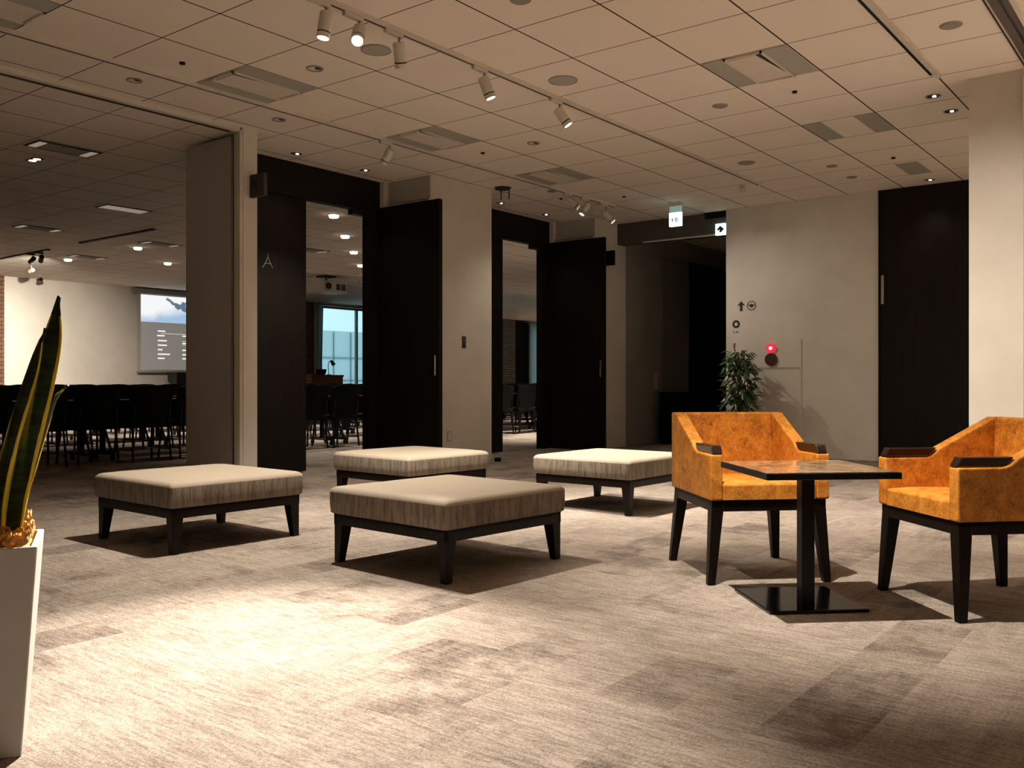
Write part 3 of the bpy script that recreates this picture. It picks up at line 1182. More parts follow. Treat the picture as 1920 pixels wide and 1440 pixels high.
wm = thing('wayfinding_mark', 'black arrow and round pictogram painted high on the back wall', 'sign', (-4.92, YB, 1.91))
b = bm_new()
prism(b, [(-.055, 0.005), (0, .065), (.055, 0.005), (.018, 0.012), (.018, -.065), (-.018, -.065), (-.018, 0.012)], 'y', -0.003, 0)
obj('arrow', b, M['print_black'], wm)
b = bm_new()
disc(b, (0.14, 0, 0), 0.062, 28, 0.050, depth=0.003)
obj('ring', b, M['print_olive'], wm)
b = bm_new()
prism(b, [(.095, .02), (.125, .012), (.14, .03), (.158, .012), (.185, .02), (.165, -.012), (.14, -.026), (.115, -.012)], 'y', -0.003, 0)
obj('pictogram', b, M['print_black'], wm)
wm = thing('wayfinding_mark', 'thick black ring with tiny caption on the back wall beside corridor', 'sign', (-4.99, YB, 1.68))
b = bm_new()
disc(b, (0, 0, 0), 0.052, 28, 0.024, depth=0.003)
obj('ring', b, M['print_black'], wm)
text('lettering', 'L.oc', 0.05, M['print_black'], wm, (0, -0.002, -0.10), (PI / 2, 0, 0))
wm = thing('wayfinding_mark', 'small black outlined pennant mark just above the bushy plant', 'sign', (-4.985, YB, 1.375))
b = bm_new()
for p, q in (((-.035, .05), (.035, .05)), ((-.035, .05), (-.028, -.02)), ((.035, .05), (.028, -.02)), ((-.03, -.02), (0.0, -.055)), ((.03, -.02), (0.0, -.055)), ((-.02, .02), (.02, .0))):
    tube(b, (p[0], -0.002, p[1]), (q[0], -0.002, q[1]), 0.006, n=6)
obj('outline', b, M['print_black'], wm)

hc = thing('hydrant_cabinet', 'flush white fire hydrant cabinet with red lamp on the back wall', 'cabinet', (-4.56, YB, 0))
obj('body', bx(-0.43, 0.43, -0.012, -0.001, 0.03, 1.46), M['wall'], hc, bevel=0.003)
obj('alarm_panel', bx(-0.415, 0.415, -0.016, -0.012, 1.115, 1.445), M['wall'], hc, bevel=0.002)
dr = obj('door', bx(-0.415, 0.415, -0.016, -0.012, 0.05, 1.085), M['wall'], hc, bevel=0.002)
obj('latch', bx(-0.395, -0.365, -0.027, -0.020, 0.62, 0.72), M['grey_metal'], dr)
obj('seam', bx(-0.42, 0.42, -0.0135, -0.012, 1.085, 1.115), M['panel'], hc)
b = bm_new()
disc(b, (0.05, -0.02, 1.358), 0.062, 28, depth=0.02)
la = obj('alarm_lamp', b, M['red_glow'], hc)
b = bm_new()
disc(b, (0.05, -0.04, 1.358), 0.022, 24, depth=0.012)
obj('lamp_core', b, M['pink_glow'], la)
b = bm_new()
disc(b, (0.05, -0.02, 1.215), 0.080, 32, depth=0.016)
be = obj('alarm_bell', b, M['bell'], hc)
b = bm_new()
disc(b, (0.05, -0.036, 1.215), 0.05, 24, 0.044, depth=0.003)
obj('bell_ring', b, M['print_black'], be)

# lit exit signs
es = thing('exit_sign', 'glowing white exit sign hanging from the ceiling, farther left of two', 'exit sign', (-5.43, 10.31, 2.885))
obj('housing', bx(-0.082, 0.082, -0.012, 0.03, 0, 0.172), M['sign_white'], es)
obj('upper_block', bx(-0.078, 0.078, -0.008, 0.026, 0.172, 0.25), M['sign_top'], es)
obj('ceiling_bracket', bx(-0.085, 0.085, -0.04, 0.04, 0.25, CEIL - 2.885), M['white_metal'], es)
b = bm_new()
prism(b, [(-.042, .055), (-.030, .055), (-.030, .085), (-.022, .085), (-.036, .105), (-.050, .085), (-.042, .085)], 'y', -0.014, -0.012)
obj('arrow', b, M['sign_grey'], es)
b = bm_new()
for z0, z1 in ((.055, .064), (.075, .084), (.094, .103)):
    box(b, 0.0, 0.034, -0.014, -0.012, z0, z1)
box(b, 0.0, 0.008, -0.014, -0.012, .055, .103)
box(b, 0.026, 0.034, -0.014, -0.012, .055, .103)
obj('pictogram', b, M['sign_grey'], es)
es = thing('exit_sign', 'lit pale exit sign with dark green arrow over the corridor', 'exit sign', (-5.215, 11.165, 2.862))
obj('housing', bx(-0.072, 0.068, -0.015, 0.03, 0, 0.15), M['sign_white'], es)
b = bm_new()
prism(b, [(-.05, .072), (-.01, .112), (-.01, .125), (.052, .075), (0.005, .028), (-.005, .04), (-.022, .03), (-.005, .075), (-.03, .055)], 'y', -0.018, -0.015)
obj('arrow', b, M['sign_green'], es)

# dark stand in the corridor mouth
cb = thing('corridor_stand', 'dim dark stand against the corridor wall behind left armchair', 'stand', (-6.55, 12.25, 0))
obj('body', bx(-0.15, 0.22, -0.05, 0.35, 0.06, 0.78), M['black_paint'], cb, bevel=0.01)
obj('plinth', bx(-0.11, 0.18, -0.01, 0.31, 0.0, 0.06), M['black_paint'], cb)
ic = obj('wall_plate', bx(0, 0.02, -0.06, 0.06, -0.13, 0.13), M['panel'], None, (-6.83, 12.33, 0.95), bevel=0.004)
tag(ic, 'small grey plate on the corridor wall above the dark stand', 'wall plate')


# ------------------------------------------------------------------ lighting track and spotlights
def track(name, label, x, y0, y1):
    t = thing(name, label, 'lighting track', (x, y0, CEIL))
    b = bm_new()
    box(b, -0.020, 0.020, 0, y1 - y0, -0.030, 0)
    obj('rail', b, M['track'], t)
    b = bm_new()
    box(b, -0.007, 0.007, 0.02, y1 - y0 - 0.02, -0.0315, -0.0295)
    obj('conductor_slot', b, M['dark_slot'], t)
    obj('end_cap', bx(-0.022, 0.022, y1 - y0 - 0.03, y1 - y0 + 0.004, -0.033, 0), M['white_metal'], t)
    return t


track('lighting_track', 'long ceiling light track carrying five white spotlights across the middle', -4.14, -3.0, 9.85)
track('lighting_track', 'ceiling light track nearer the doors, one spot near and three far', -6.10, 0.2, 9.95)
tr = thing('lighting_track', 'dark recessed light track above the armchairs, ending near right pillar', 'lighting track', (-1.66, -3.0, CEIL))
obj('slot', bx(-0.038, -0.005, 0, 10.15, -0.006, 0), M['black_metal'], tr)
obj('rail', bx(-0.005, 0.030, 0, 10.20, -0.022, 0), M['track'], tr)


def spotlight(x, y, target, label, watts=0, deg=60, blend=0.7, lens='lens', group='white track spotlights', mb='white_metal', rad=0.022, drop=0.085, L=0.155, col=WARM, zt=CEIL - 0.03):
    t = thing('track_spotlight', label, 'spotlight', (x, y, zt), 0, group)
    obj('adapter', bx(-0.016, 0.016, -0.075, 0.075, -0.026, 0), M[mb], t, bevel=0.003)
    obj('arm', tube(bm_new(), (0, 0.05, -0.02), (0, 0.05, -drop), 0.008, n=8), M['grey_metal' if mb == 'white_metal' else mb], t)
    piv = Vector((0, 0.05, -drop))
    d = (Vector(target) - (t.location + piv)).normalized()
    q = d.to_track_quat('Z', 'Y').to_euler()
    s0 = -0.030

    def prof(pr):
        return lathe(bm_new(), pr, 24)
    r = 0.040
    hd_ = obj('head', prof([(0, s0), (r * .92, s0), (r, s0 + .008), (r, s0 + L * .76), (r * .97, s0 + L * .765), (0.0, s0 + L * .765)]), M[mb], t, piv, q, smooth=False, bevel=0.002)
    obj('dark_band', prof([(0, s0 + L * .76), (r * .985, s0 + L * .76), (r * .985, s0 + L * .82), (0, s0 + L * .82)]), M['dark_slot'], hd_)
    obj('front_ring', prof([(r * .7, s0 + L * .82), (r, s0 + L * .82), (r, s0 + L), (r * .86, s0 + L), (r * .80, s0 + L * .93), (r * .7, s0 + L * .82)]), M[mb], hd_)
    obj('lens', prof([(0, s0 + L * .965), (r * .82, s0 + L * .95)]), M[lens] if lens else M['dark_slot'], hd_)
    if watts:
        spot('spot_lamp', t, t.location + piv + d * (s0 + L + 0.012), target, watts, deg, blend, rad, col)
    return t


TX = -4.14
spotlight(TX, 3.50, (-4.35, 3.15, 0), 'white spotlight at near end of middle track, aimed almost straight down', 560, 112, 1.0)
spotlight(TX, 3.76, (-2.35, 1.62, 0), 'white spotlight on middle track with its round lens glaring toward camera', 3000, 46, 1.0)
spotlight(TX, 4.10, (-4.9, 5.4, 0), 'white spotlight hanging upright, third on the middle track', 520, 72, 1.0)
spotlight(TX, 4.95, (-3.3, 5.9, 0), 'white spotlight fourth along the middle track, tilted right', 700, 76, 1.0)
spotlight(TX, 5.88, (-2.5, 7.1, 0), 'white spotlight at far end of middle track, tilted most steeply right', 560, 84, 1.0)
spotlight(-6.10, 5.94, (-7.5, 5.75, 1.0), 'small white spotlight on the track nearer the doors, before first door', 170, 60, 0.9)
spotlight(-6.10, 8.90, (-3.7, 10.9, 0.75), 'first of three far spotlights, lit lens showing', 20, 100, 1.0)
spotlight(-6.10, 9.26, (-6.9, 8.2, 0.9), 'middle one of three far spotlights, turned away', 45, 80, 1.0, lens='lens_dim')
spotlight(-6.10, 9.70, (-3.9, 11.1, 0.5), 'rightmost of three far spotlights, hanging lowest', 75, 100, 1.0, drop=0.13)
# the armchair track carries its lamps just above the picture
spotlight(-1.645, 3.06, (-1.3, 3.9, 0), 'white spotlight above the low table on the armchair track', 640, 58, 1.0, zt=CEIL - 0.022)
spotlight(-1.645, 4.45, (-1.2, 7.42, 0.5), 'added unseen spotlight behind the armchairs aimed at right pillar', 330, 80, 1.0, zt=CEIL - 0.022)  # unseen spot added for extra light


# ------------------------------------------------------------------ ceiling fittings
def vent(ix, iy, label, kind='full'):
    x1, y0 = GX0 - GXS * ix, GY0 + GYS * iy
    t = thing('ceiling_vent', label, 'air vent', (x1 - GXS / 2, y0 + GYS / 2, CEIL), 0, 'square ceiling air vents')
    hx, hy = GXS / 2 - 0.012, GYS / 2 - 0.010
    w = 0.165
    obj('perforated_panel', bx(-hx, -hx + w, -hy, hy, -0.004, 0), M['mesh_grey'], t)
    obj('perforated_panel', bx(hx - w, hx, -hy, hy, -0.004, 0), M['mesh_grey'], t)
    if kind == 'full':
        a = hx - w
        b = bm_new()
        box(b, -a, -a + .016, -hy, hy, -0.014, 0)
        box(b, a - .016, a, -hy, hy, -0.014, 0)
        box(b, -a, a, -hy, -hy + .016, -0.014, 0)
        box(b, -a, a, hy - .016, hy, -0.014, 0)
        obj('frame', b, M['diffuser'], t)
        obj('backing', bx(-a + .016, a - .016, -hy + .016, hy - .016, -0.003, 0), M['dark_slot'], t)
        b = bm_new()
        c0 = [b.verts.new(p) for p in ((-a + .016, -hy + .040, -0.012), (a - .075, -hy + .040, -0.012), (a - .075, hy - .10, -0.012), (-a + .016, hy - .10, -0.012))]
        c1 = [b.verts.new(p) for p in ((-a + .016, -hy + .034, -0.004), (a - .066, -hy + .034, -0.004), (a - .02, hy - .016, -0.004), (-a + .016, hy - .016, -0.004))]
        b.faces.new(c0)
        b.faces.new(c1[::-1])
        for i in range(4):
            j = (i + 1) % 4
            b.faces.new((c0[i], c0[j], c1[j], c1[i]))
        obj('deflector_plate', b, M['diffuser'], t)
    return t


vent(6, -1, 'air vent with slatted diffuser cut by the top left corner')
vent(6, 2, 'air vent above the folding partition end, left side of ceiling')
vent(6, 5, 'air vent over the door tracks, between the near and far spots')
vent(6, 8, 'farthest air vent, beside the three far spotlights')
vent(1, 5, 'air vent with dark open slot at upper right of ceiling')
vent(1, 8, 'pair of plain grey vent panels farther back on right ceiling', 'plain')
gp = obj('ceiling_access_panel', bx(-0.11, 0.11, -0.30, 0.30, -0.004, 0), M['mesh_grey'], None, (-2.575, 10.18, CEIL))
tag(gp, 'small grey ceiling panel before the tall black back door', 'ceiling panel')


def ceiling_disc(name, cat, label, x, y, r, kind, group=None):
    t = thing(name, label, cat, (x, y, CEIL), 0, group)
    if kind == 'speaker':
        obj('grille', lathe(bm_new(), [(0, -0.008), (r * .9, -0.008), (r, -0.003), (r, 0)], 32), M['mesh_grey'], t)
        obj('rim', disc(bm_new(), (0, 0, 0), r * 1.04, 32, r * 0.97, 'z', 0.007), M['grey_metal'], t)
    elif kind == 'off':
        obj('trim_ring', disc(bm_new(), (0, 0, 0), r, 28, r * .80, 'z', 0.007), M['grey_metal'], t)
        obj('reflector', disc(bm_new(), (0, 0, 0), r * .8, 28, 0, 'z', 0.002), M['diffuser'], t)
        obj('lamp_shadow_gap', disc(bm_new(), (r * .35, r * .2, -0.002), r * .40, 20, 0, 'z', 0.002), M['dark_slot'], t)
    elif kind == 'plain':
        obj('cover', lathe(bm_new(), [(0, -0.010), (r * .85, -0.010), (r, 0)], 28), M['grey_metal'], t)
        obj('rim', disc(bm_new(), (0, 0, 0), r * 1.05, 28, r * .98, 'z', 0.004), M['mesh_grey'], t)
    elif kind == 'lit':
        obj('trim_ring', disc(bm_new(), (0, 0, 0), r, 28, r * .82, 'z', 0.006), M['grey_metal'], t)
        obj('baffle', disc(bm_new(), (0, 0, 0), r * .82, 28, 0, 'z', 0.002), M['black_metal'], t)
        obj('lamp', disc(bm_new(), (0.1 * r, 0.1 * r, -0.002), r * .24, 20, 0, 'z', 0.004), M['lens'], t)
        spot('downlight_lamp', t, Vector((x, y, CEIL - 0.02)), (x, y, 0), 14, 90, 0.9, 0.03)
    elif kind == 'dot':
        obj('cap', lathe(bm_new(), [(0, -0.016), (r, -0.014), (r, 0)], 16), M['black_metal'], t)
    return t


ceiling_disc('ceiling_speaker', 'speaker', 'round grey ceiling speaker right of the middle track', -3.88, 5.60, 0.105, 'speaker')
ceiling_disc('ceiling_speaker', 'speaker', 'round grey ceiling speaker just behind the glaring spotlight', -4.52, 4.31, 0.100, 'speaker')
ceiling_disc('recessed_downlight', 'downlight', 'unlit round downlight above the vent over the partition end', -5.134, 4.297, 0.062, 'off')
ceiling_disc('recessed_downlight', 'downlight', 'unlit downlight at left between rail and door track', -6.392, 3.641, 0.058, 'off')
ceiling_disc('recessed_downlight', 'downlight', 'unlit downlight over the slim pier corner', -6.379, 4.949, 0.058, 'off')
ceiling_disc('recessed_downlight', 'downlight', 'unlit small downlight left of the far middle track end', -5.121, 6.905, 0.060, 'off')
ceiling_disc('ceiling_cover', 'ceiling cover', 'plain round cover below the upper right air vent', -3.231, 6.901, 0.060, 'plain')
ceiling_disc('ceiling_cover', 'ceiling cover', 'plain round cover at upper right beside the pillar slot', -1.355, 6.233, 0.065, 'plain')
ceiling_disc('ceiling_cover', 'ceiling cover', 'plain round cover near the far end of middle track', -3.859, 8.87, 0.085, 'plain')
ceiling_disc('ceiling_cover', 'ceiling cover', 'round cover cut by the top edge of the picture', -3.26, 4.27, 0.060, 'plain')
ceiling_disc('ceiling_cover', 'ceiling cover', 'tiny round cover before the back wall, nearer one', -3.216, 9.547, 0.055, 'plain')
ceiling_disc('ceiling_cover', 'ceiling cover', 'tiny round cover before the back wall, farther one', -3.222, 10.203, 0.055, 'plain')
ceiling_disc('ceiling_cover', 'ceiling cover', 'small round cover over the second door track end', -6.239, 8.78, 0.055, 'plain')
for (x, y), lb in zip([(-5.773, 3.647), (-5.727, 6.89), (-2.616, 6.913), (-2.61, 9.56), (-5.731, 9.569), (-6.406, 9.207)],
                      ['black sprinkler dot at left above the partition rail', 'black sprinkler dot beyond the middle vent', 'black sprinkler dot below upper right vent',
                       'black sprinkler dot by the small grey ceiling panel', 'black sprinkler dot right of the three far spotlights', 'black sprinkler dot left of the three far spotlights']):
    ceiling_disc('sprinkler', 'sprinkler', lb, x, y, 0.020, 'dot', 'black sprinkler heads')
for (x, y), lb in zip([(-7.199, 5.797), (-7.191, 6.696), (-7.17, 8.98), (-7.18, 9.96), (-1.801, 7.698), (-1.785, 8.213), (-2.582, 10.87)],
                      ['lit downlight over the closed lettered door leaf', 'lit downlight over the nearer door opening', 'lit downlight over the farther closed door leaf',
                       'lit downlight over the farther door opening', 'lit downlight left of the right pillar, nearer', 'lit downlight left of the right pillar, farther',
                       'lit downlight directly before the tall black back door']):
    ceiling_disc('recessed_downlight', 'downlight', lb, x, y, 0.058, 'lit')

for (x, y), lb in zip(((1.9, 7.1), (2.2, 9.2)), ('added unseen downlight right of the pillar, nearer', 'added unseen downlight right of the pillar, farther')):  # added out of view to brighten the ceiling
    t = ceiling_disc('recessed_downlight', 'downlight', lb, x, y, 0.075, 'lit')
    spot('downlight_lamp', t, Vector((x, y, CEIL - 0.03)), (x, y, 0), 3000 if y < 8 else 600, 96, 0.9, 0.05)

cm = thing('ceiling_sensor', 'small pale sensor hanging below ceiling near the exit signs', 'sensor', (-4.349, 9.88, CEIL))
obj('mount', lathe(bm_new(), [(0, -0.012), (0.035, -0.012), (0.035, 0)], 20), M['white_metal'], cm)
obj('dome', lathe(bm_new(), [(0, -0.085), (0.025, -0.08), (0.042, -0.06), (0.042, -0.035), (0.02, -0.012)], 20), M['diffuser'], cm, smooth=True)
hb = thing('ceiling_hanger', 'dark round ceiling plate with two short hanging rods by second door', 'ceiling hanger', (-6.584, 8.286, CEIL))
obj('plate', lathe(bm_new(), [(0, -0.02), (0.085, -0.02), (0.10, 0)], 28), M['dark_brown'], hb)
obj('rod', tube(bm_new(), (-0.02, -0.01, -0.02), (-0.02, -0.01, -0.14), 0.006, n=8), M['black_metal'], hb)
obj('rod', tube(bm_new(), (0.05, 0.05, -0.02), (0.05, 0.05, -0.13), 0.006, n=8), M['black_metal'], hb)

# partition slot in the ceiling at upper right
struct('trim_10', bx(-1.118, -1.105, -4.2, 7.42, CEIL - 0.012, CEIL), M['dark_slot'])
struct('trim_11', bx(-1.100, -1.094, -4.2, 7.42, CEIL - 0.022, CEIL), M['track'])
struct('trim_12', bx(-1.094, -1.045, -4.2, 7.42, CEIL - 0.010, CEIL), M['slot_brown'])
struct('trim_13', bx(-1.045, -1.028, -4.2, 7.42, CEIL - 0.008, CEIL), M['black_metal'])
struct('trim_14', bx(-1.028, -0.990, -4.2, 7.42, CEIL - 0.010, CEIL), M['slot_brown'])
struct('trim_15', bx(-0.990, -0.970, -4.2, 7.42, CEIL - 0.022, CEIL), M['track'])


# ------------------------------------------------------------------ the hall beyond
def hall_table():
    t = thing('training_table', '', 'table')
    obj('tabletop', bx(-0.225, 0.225, -0.895, 0.895, 0.695, 0.72), M['black_metal'], t, bevel=0.004)
    obj('modesty_panel', bx(-0.16, -0.145, -0.885, 0.885, 0.36, 0.69), M['black_paint'], t)
    for sy in (-0.78, 0.78):
        b = bm_new()
        box(b, -0.035, 0.025, sy - 0.018, sy + 0.018, 0.07, 0.695)
        box(b, -0.25, 0.24, sy - 0.02, sy + 0.02, 0.065, 0.10)
        tube(b, (0.01, sy, 0.42), (0.20, sy, 0.09), 0.016, n=8)
        l = obj('leg', b, M['black_metal'], t)
        for x in (-0.22, 0.21):
            obj('caster', tube(bm_new(), (x, sy - 0.012, 0.033), (x, sy + 0.012, 0.033), 0.033, n=12), M['black_metal'], l)
    return t


def hall_chair():
    t = thing('stacking_chair', '', 'chair')
    b = bm_new()
    box(b, -0.22, 0.22, -0.245, 0.245, 0.40, 0.465)
    obj('seat', b, M['black_paint'], t, bevel=0.015)
    b = bm_new()                                     # backrest bowed in plan, its top edge dished
    n = 8
    rows = []
    for z, lean in ((0.45, 0.20), (0.68, 0.225), (0.885, 0.25)):
        row = []
        for i in range(n + 1):
            u = i / n * 2 - 1
            row.append((lean - 0.045 * u * u, u * 0.26, z - (0.03 * (abs(u) ** 3) if z > .8 else 0)))
        rows.append(row)
    vv = [[b.verts.new(p) for p in r] for r in rows]
    v2 = [[b.verts.new((p[0] + 0.022, p[1], p[2])) for p in r] for r in rows]
    for G, fl in ((vv, False), (v2, True)):
        for A, B in zip(G[:-1], G[1:]):
            for i in range(n):
                b.faces.new((A[i], A[i + 1], B[i + 1], B[i]))
    for a in (0, -1):
        for i in range(n):
            b.faces.new((vv[a][i], vv[a][i + 1], v2[a][i + 1], v2[a][i]))
    for k in range(2):
        for i in (0, -1):
            b.faces.new((vv[k][i], vv[k + 1][i], v2[k + 1][i], v2[k][i]))
    obj('backrest', b, M['black_paint'], t)
    for sx in (-1, 1):
        for sy in (-1, 1):
            b = bm_new()
            foot = (sx * 0.235, sy * 0.235, 0.012)
            tube(b, foot, (sx * 0.19, sy * 0.215, 0.43), 0.014, n=8)
            if sx > 0:
                tube(b, (0.19, sy * 0.215, 0.43), (0.235, sy * 0.215, 0.66), 0.011, n=8)
            obj('leg', b, M['black_metal'], t)
    for sy in (-1, 1):
        obj('side_rail', tube(bm_new(), (-0.225, sy * 0.225, 0.14), (0.225, sy * 0.225, 0.14), 0.008, n=8), M['chrome'], t)
    return t


def ray_y(x, u):
    """Y where the sight line at slope u meets a plane X = x"""
    s, c = math.sin(math.radians(37.9)), math.cos(math.radians(37.9))
    return x * (u * s + c) / (u * c - s)


first_t, first_c = [None], [None]
slots = {}
openings = [('left', -0.566, -0.352), ('nearer door', -0.226, -0.155), ('farther door', -0.012, 0.03)]
row_names = ['first', 'second', 'third', 'fourth', 'fifth']
for r in range(5):
    x = -10.62 - 1.85 * r
    for on, ua, ub in openings:
        ya, yb = ray_y(x + 0.6, ua) - 0.2, ray_y(x - 0.3, ub) + 0.2
        k0, k1 = math.floor((ya - 0.9 - 8.25) / 1.82), math.ceil((yb + 0.9 - 8.25) / 1.82)
        for k in range(k0, k1 + 1):
            yc = 8.25 + 1.82 * k
            if yc + 0.9 < ya or yc - 0.9 > yb or (r, k) in slots:
                continue
            slots[r, k] = on
            where = {'left': 'left opening', 'nearer door': 'nearer door', 'farther door': 'farther door'}[on]
            if first_t[0] is None:
                t = first_t[0] = hall_table()
            else:
                t = copy_tree(first_t[0])
            t.location = (x, yc, 0)
            t['label'] = 'black training table in %s row, seen through the %s' % (row_names[r], where)
            t['group'] = 'training tables, %s row, %s' % (row_names[r], where)
            for j in (-0.58, 0.0, 0.58):
                if yc + j + 0.3 < ya or yc + j - 0.3 > yb:
                    continue
                if first_c[0] is None:
                    c = first_c[0] = hall_chair()
                else:
                    c = copy_tree(first_c[0])
                c.location = (x + 0.53, yc + j, 0)
                c.rotation_euler = (0, 0, random.uniform(-.06, .06))
                c['label'] = 'black stacking chair in %s row, seen through the %s' % (row_names[r], where)
                c['group'] = 'stacking chairs, %s row, %s' % (row_names[r], where)

# projection screen on the far wall
ps = thing('projection_screen', 'pulled down projection screen showing a mountain slide on far wall', 'screen', (XH + 0.10, 13.3, 0))
obj('case', bx(-0.09, 0.10, -1.70, 1.70, 3.04, 3.16), M['screen_case'], ps, bevel=0.01)
obj('cloth', bx(0.0, 0.006, -1.62, 1.62, 1.17, 3.05), M['screen_cloth'], ps)
obj('bottom_bar', bx(-0.012, 0.018, -1.64, 1.64, 1.145, 1.175), M['screen_case'], ps)


def slide_material():
    """projected slide: bright hazy sky, blue slope, dark trees"""
    m, nt, bb = new_mat('projected_slide_picture')
    tc = N(nt, 'ShaderNodeTexCoord')
    sep = N(nt, 'ShaderNodeSeparateXYZ')
    nt.links.new(tc.outputs['Object'], sep.inputs[0])
    Y, Z = sep.outputs[1], sep.outputs[2]
    n = N(nt, 'ShaderNodeTexNoise')
    n.inputs['Scale'].default_value = 3.5
    n.inputs['Detail'].default_value = 6
    nt.links.new(tc.outputs['Object'], n.inputs[0])
    slope = math_node(nt, 'ADD', math_node(nt, 'MULTIPLY', Y, 0.22), math_node(nt, 'MULTIPLY', n.outputs[0], 0.35))
    hgt = math_node(nt, 'SUBTRACT', Z, slope)
    r1 = N(nt, 'ShaderNodeMapRange')
    r1.inputs[1].default_value = 2.46
    r1.inputs[2].default_value = 2.72
    nt.links.new(hgt, r1.inputs[0])
    c = mix_col(nt, r1.outputs[0], (0.34, 0.50, 0.72, 1), (0.88, 0.90, 0.90, 1))
    r2 = math_node(nt, 'GREATER_THAN', math_node(nt, 'MULTIPLY_ADD', n.outputs[0], 1.2, math_node(nt, 'SUBTRACT', math_node(nt, 'MULTIPLY', Y, 0.25), math_node(nt, 'ABSOLUTE', math_node(nt, 'SUBTRACT', math_node(nt, 'MULTIPLY_ADD', Y, -0.45, 2.58), Z)))), 0.44)
    c = mix_col(nt, r2, c, (0.10, 0.16, 0.24, 1))
    bb.inputs['Base Color'].default_value = (0.3, 0.3, 0.3, 1)
    nt.links.new(c, bb.inputs['Emission Color'])
    bb.inputs['Emission Strength'].default_value = 1.0
    return m


obj('slide_picture', bx(0.006, 0.009, -1.52, 1.52, 2.37, 3.02), slide_material(), ps)
white_txt = emit('projected_white', (0.95, 0.92, 0.86), 0.95)
grey_slide = emit('projected_grey', (0.42, 0.39, 0.35), 0.42)
obj('slide_ground', bx(0.006, 0.008, -1.52, 1.52, 1.22, 2.37), grey_slide, ps)
b = bm_new()
for y0, y1, z in ((-1.08, -.88, 2.16), (-1.10, -.90, 2.05), (-1.08, -.84, 1.93), (-1.08, -.84, 1.82), (-1.08, -.96, 1.71), (-1.08, -.76, 1.60), (-1.08, -.90, 1.50),
                  (-.42, -.02, 2.06), (-.42, -.12, 1.88), (-.42, -.26, 1.71), (-.42, -.27, 1.60), (-.42, -.28, 1.50)):
    box(b, 0.008, 0.011, y0, y1, z - 0.016, z + 0.016)
for k, z in ((0, 1.93), (0, 1.84)):
    box(b, 0.008, 0.011, -.42, 0.3, z - .004, z + .004)
box(b, 0.008, 0.011, -1.0, 0.5, 2.10, 2.108)
obj('slide_text', b, white_txt, ps)

bxs = thing('speaker_cabinet', 'dark box on stand under the projection screen', 'speaker', (XH + 0.5, 12.6, 0))
obj('cabinet', bx(-0.2, 0.2, -0.24, 0.24, 0.55, 1.16), M['laptop'], bxs, bevel=0.01)
obj('stand', tube(bm_new(), (0, 0, 0.02), (0, 0, 0.56), 0.025), M['black_metal'], bxs)
obj('foot', lathe(bm_new(), [(0, 0), (0.22, 0), (0.22, 0.02), (0, 0.025)], 24), M['black_metal'], bxs)
wp = thing('paper_sheet', 'small bent white sheet standing left of the dark box', 'paper', (XH + 0.85, 12.05, 0.72))
b = bm_new()
prism(b, [(-.12, 0), (-.125, .26), (0.0, .20), (.12, .06), (.16, .0), (.04, .11), (-.06, .12)], 'x', -0.004, 0.004)
obj('sheet', b, M['planter'], wp)
tt = thing('lectern_table', 'plain small table carrying the bent white sheet', 'table', (XH + 0.85, 12.05, 0))
obj('tabletop', bx(-0.22, 0.22, -0.4, 0.3, 0.69, 0.72), M['black_metal'], tt)
for sx in (-.18, .18):
    for sy in (-.36, .26):
        obj('leg', bx(sx - .015, sx + .015, sy - .015, sy + .015, 0, .69), M['black_metal'], tt)

# lectern, desk lamp and laptop before the window
lc = thing('lectern', 'warm brown wooden lectern desk before the bright hall window', 'lectern', (-18.9, 16.0, 0))
obj('desk_top', bx(-0.32, 0.32, -0.55, 0.55, 1.06, 1.11), M['wood_light'], lc, bevel=0.004)
obj('front_panel', bx(0.27, 0.30, -0.53, 0.53, 0.02, 1.06), M['wood_light'], lc)
obj('side_panel', bx(-0.28, 0.27, -0.53, -0.50, 0.0, 1.06), M['wood_light'], lc)
obj('side_panel', bx(-0.28, 0.27, 0.50, 0.53, 0.0, 1.06), M['wood_light'], lc)
lm = thing('desk_lamp', 'small curved dark lamp standing on the wooden lectern', 'lamp', (-18.9, 16.30, 1.11))
obj('base', lathe(bm_new(), [(0, 0), (0.07, 0), (0.07, 0.015), (0, 0.02)], 20), M['laptop'], lm)
b = bm_new()
path_tube(b, [Vector((0, 0, 0.015)), Vector((0, -0.02, 0.22)), Vector((0, -0.01, 0.34)), Vector((0, 0.05, 0.38)), Vector((0, 0.12, 0.36))], 0.010, 8)
obj('stem', b, M['laptop'], lm)
obj('lamp_shade', tube(bm_new(), (0, 0.08, 0.38), (0, 0.17, 0.28), 0.035, 0.055, 14), M['laptop'], lm)
lt = thing('laptop', 'dark laptop lying on the wooden lectern beside the lamp', 'laptop', (-18.85, 15.86, 1.11))
obj('base', bx(-0.12, 0.12, -0.17, 0.17, 0.0, 0.02), M['laptop'], lt)
obj('lid', prism(bm_new(), [(0.12, 0.02), (0.14, 0.02), (0.18, 0.15), (0.16, 0.15)], 'y', -0.17, 0.17), M['laptop'], lt)

# curtains at the two windows
def curtain(name, label, x, y0, y1, amp, waves):
    b = bm_new()
    n = waves * 10
    v = []
    for z in (0.04, 1.0, 2.2, 3.10):
        row = []
        for i in range(n + 1):
            t = i / n
            row.append(b.verts.new((x + amp * math.sin(t * waves * 2 * PI) * (1.1 - 0.1 * z), y0 + (y1 - y0) * t + 0.03 * (3.1 - z) * math.sin(t * 5), z)))
        v.append(row)
    for A, B in zip(v[:-1], v[1:]):
        for i in range(n):
            b.faces.new((A[i], A[i + 1], B[i + 1], B[i]))
    o = obj(name, b, M['curtain'], None, smooth=True)
    md = o.modifiers.new('thick', 'SOLIDIFY')
    md.thickness = 0.006
    tag(o, label, 'curtain')
    return o


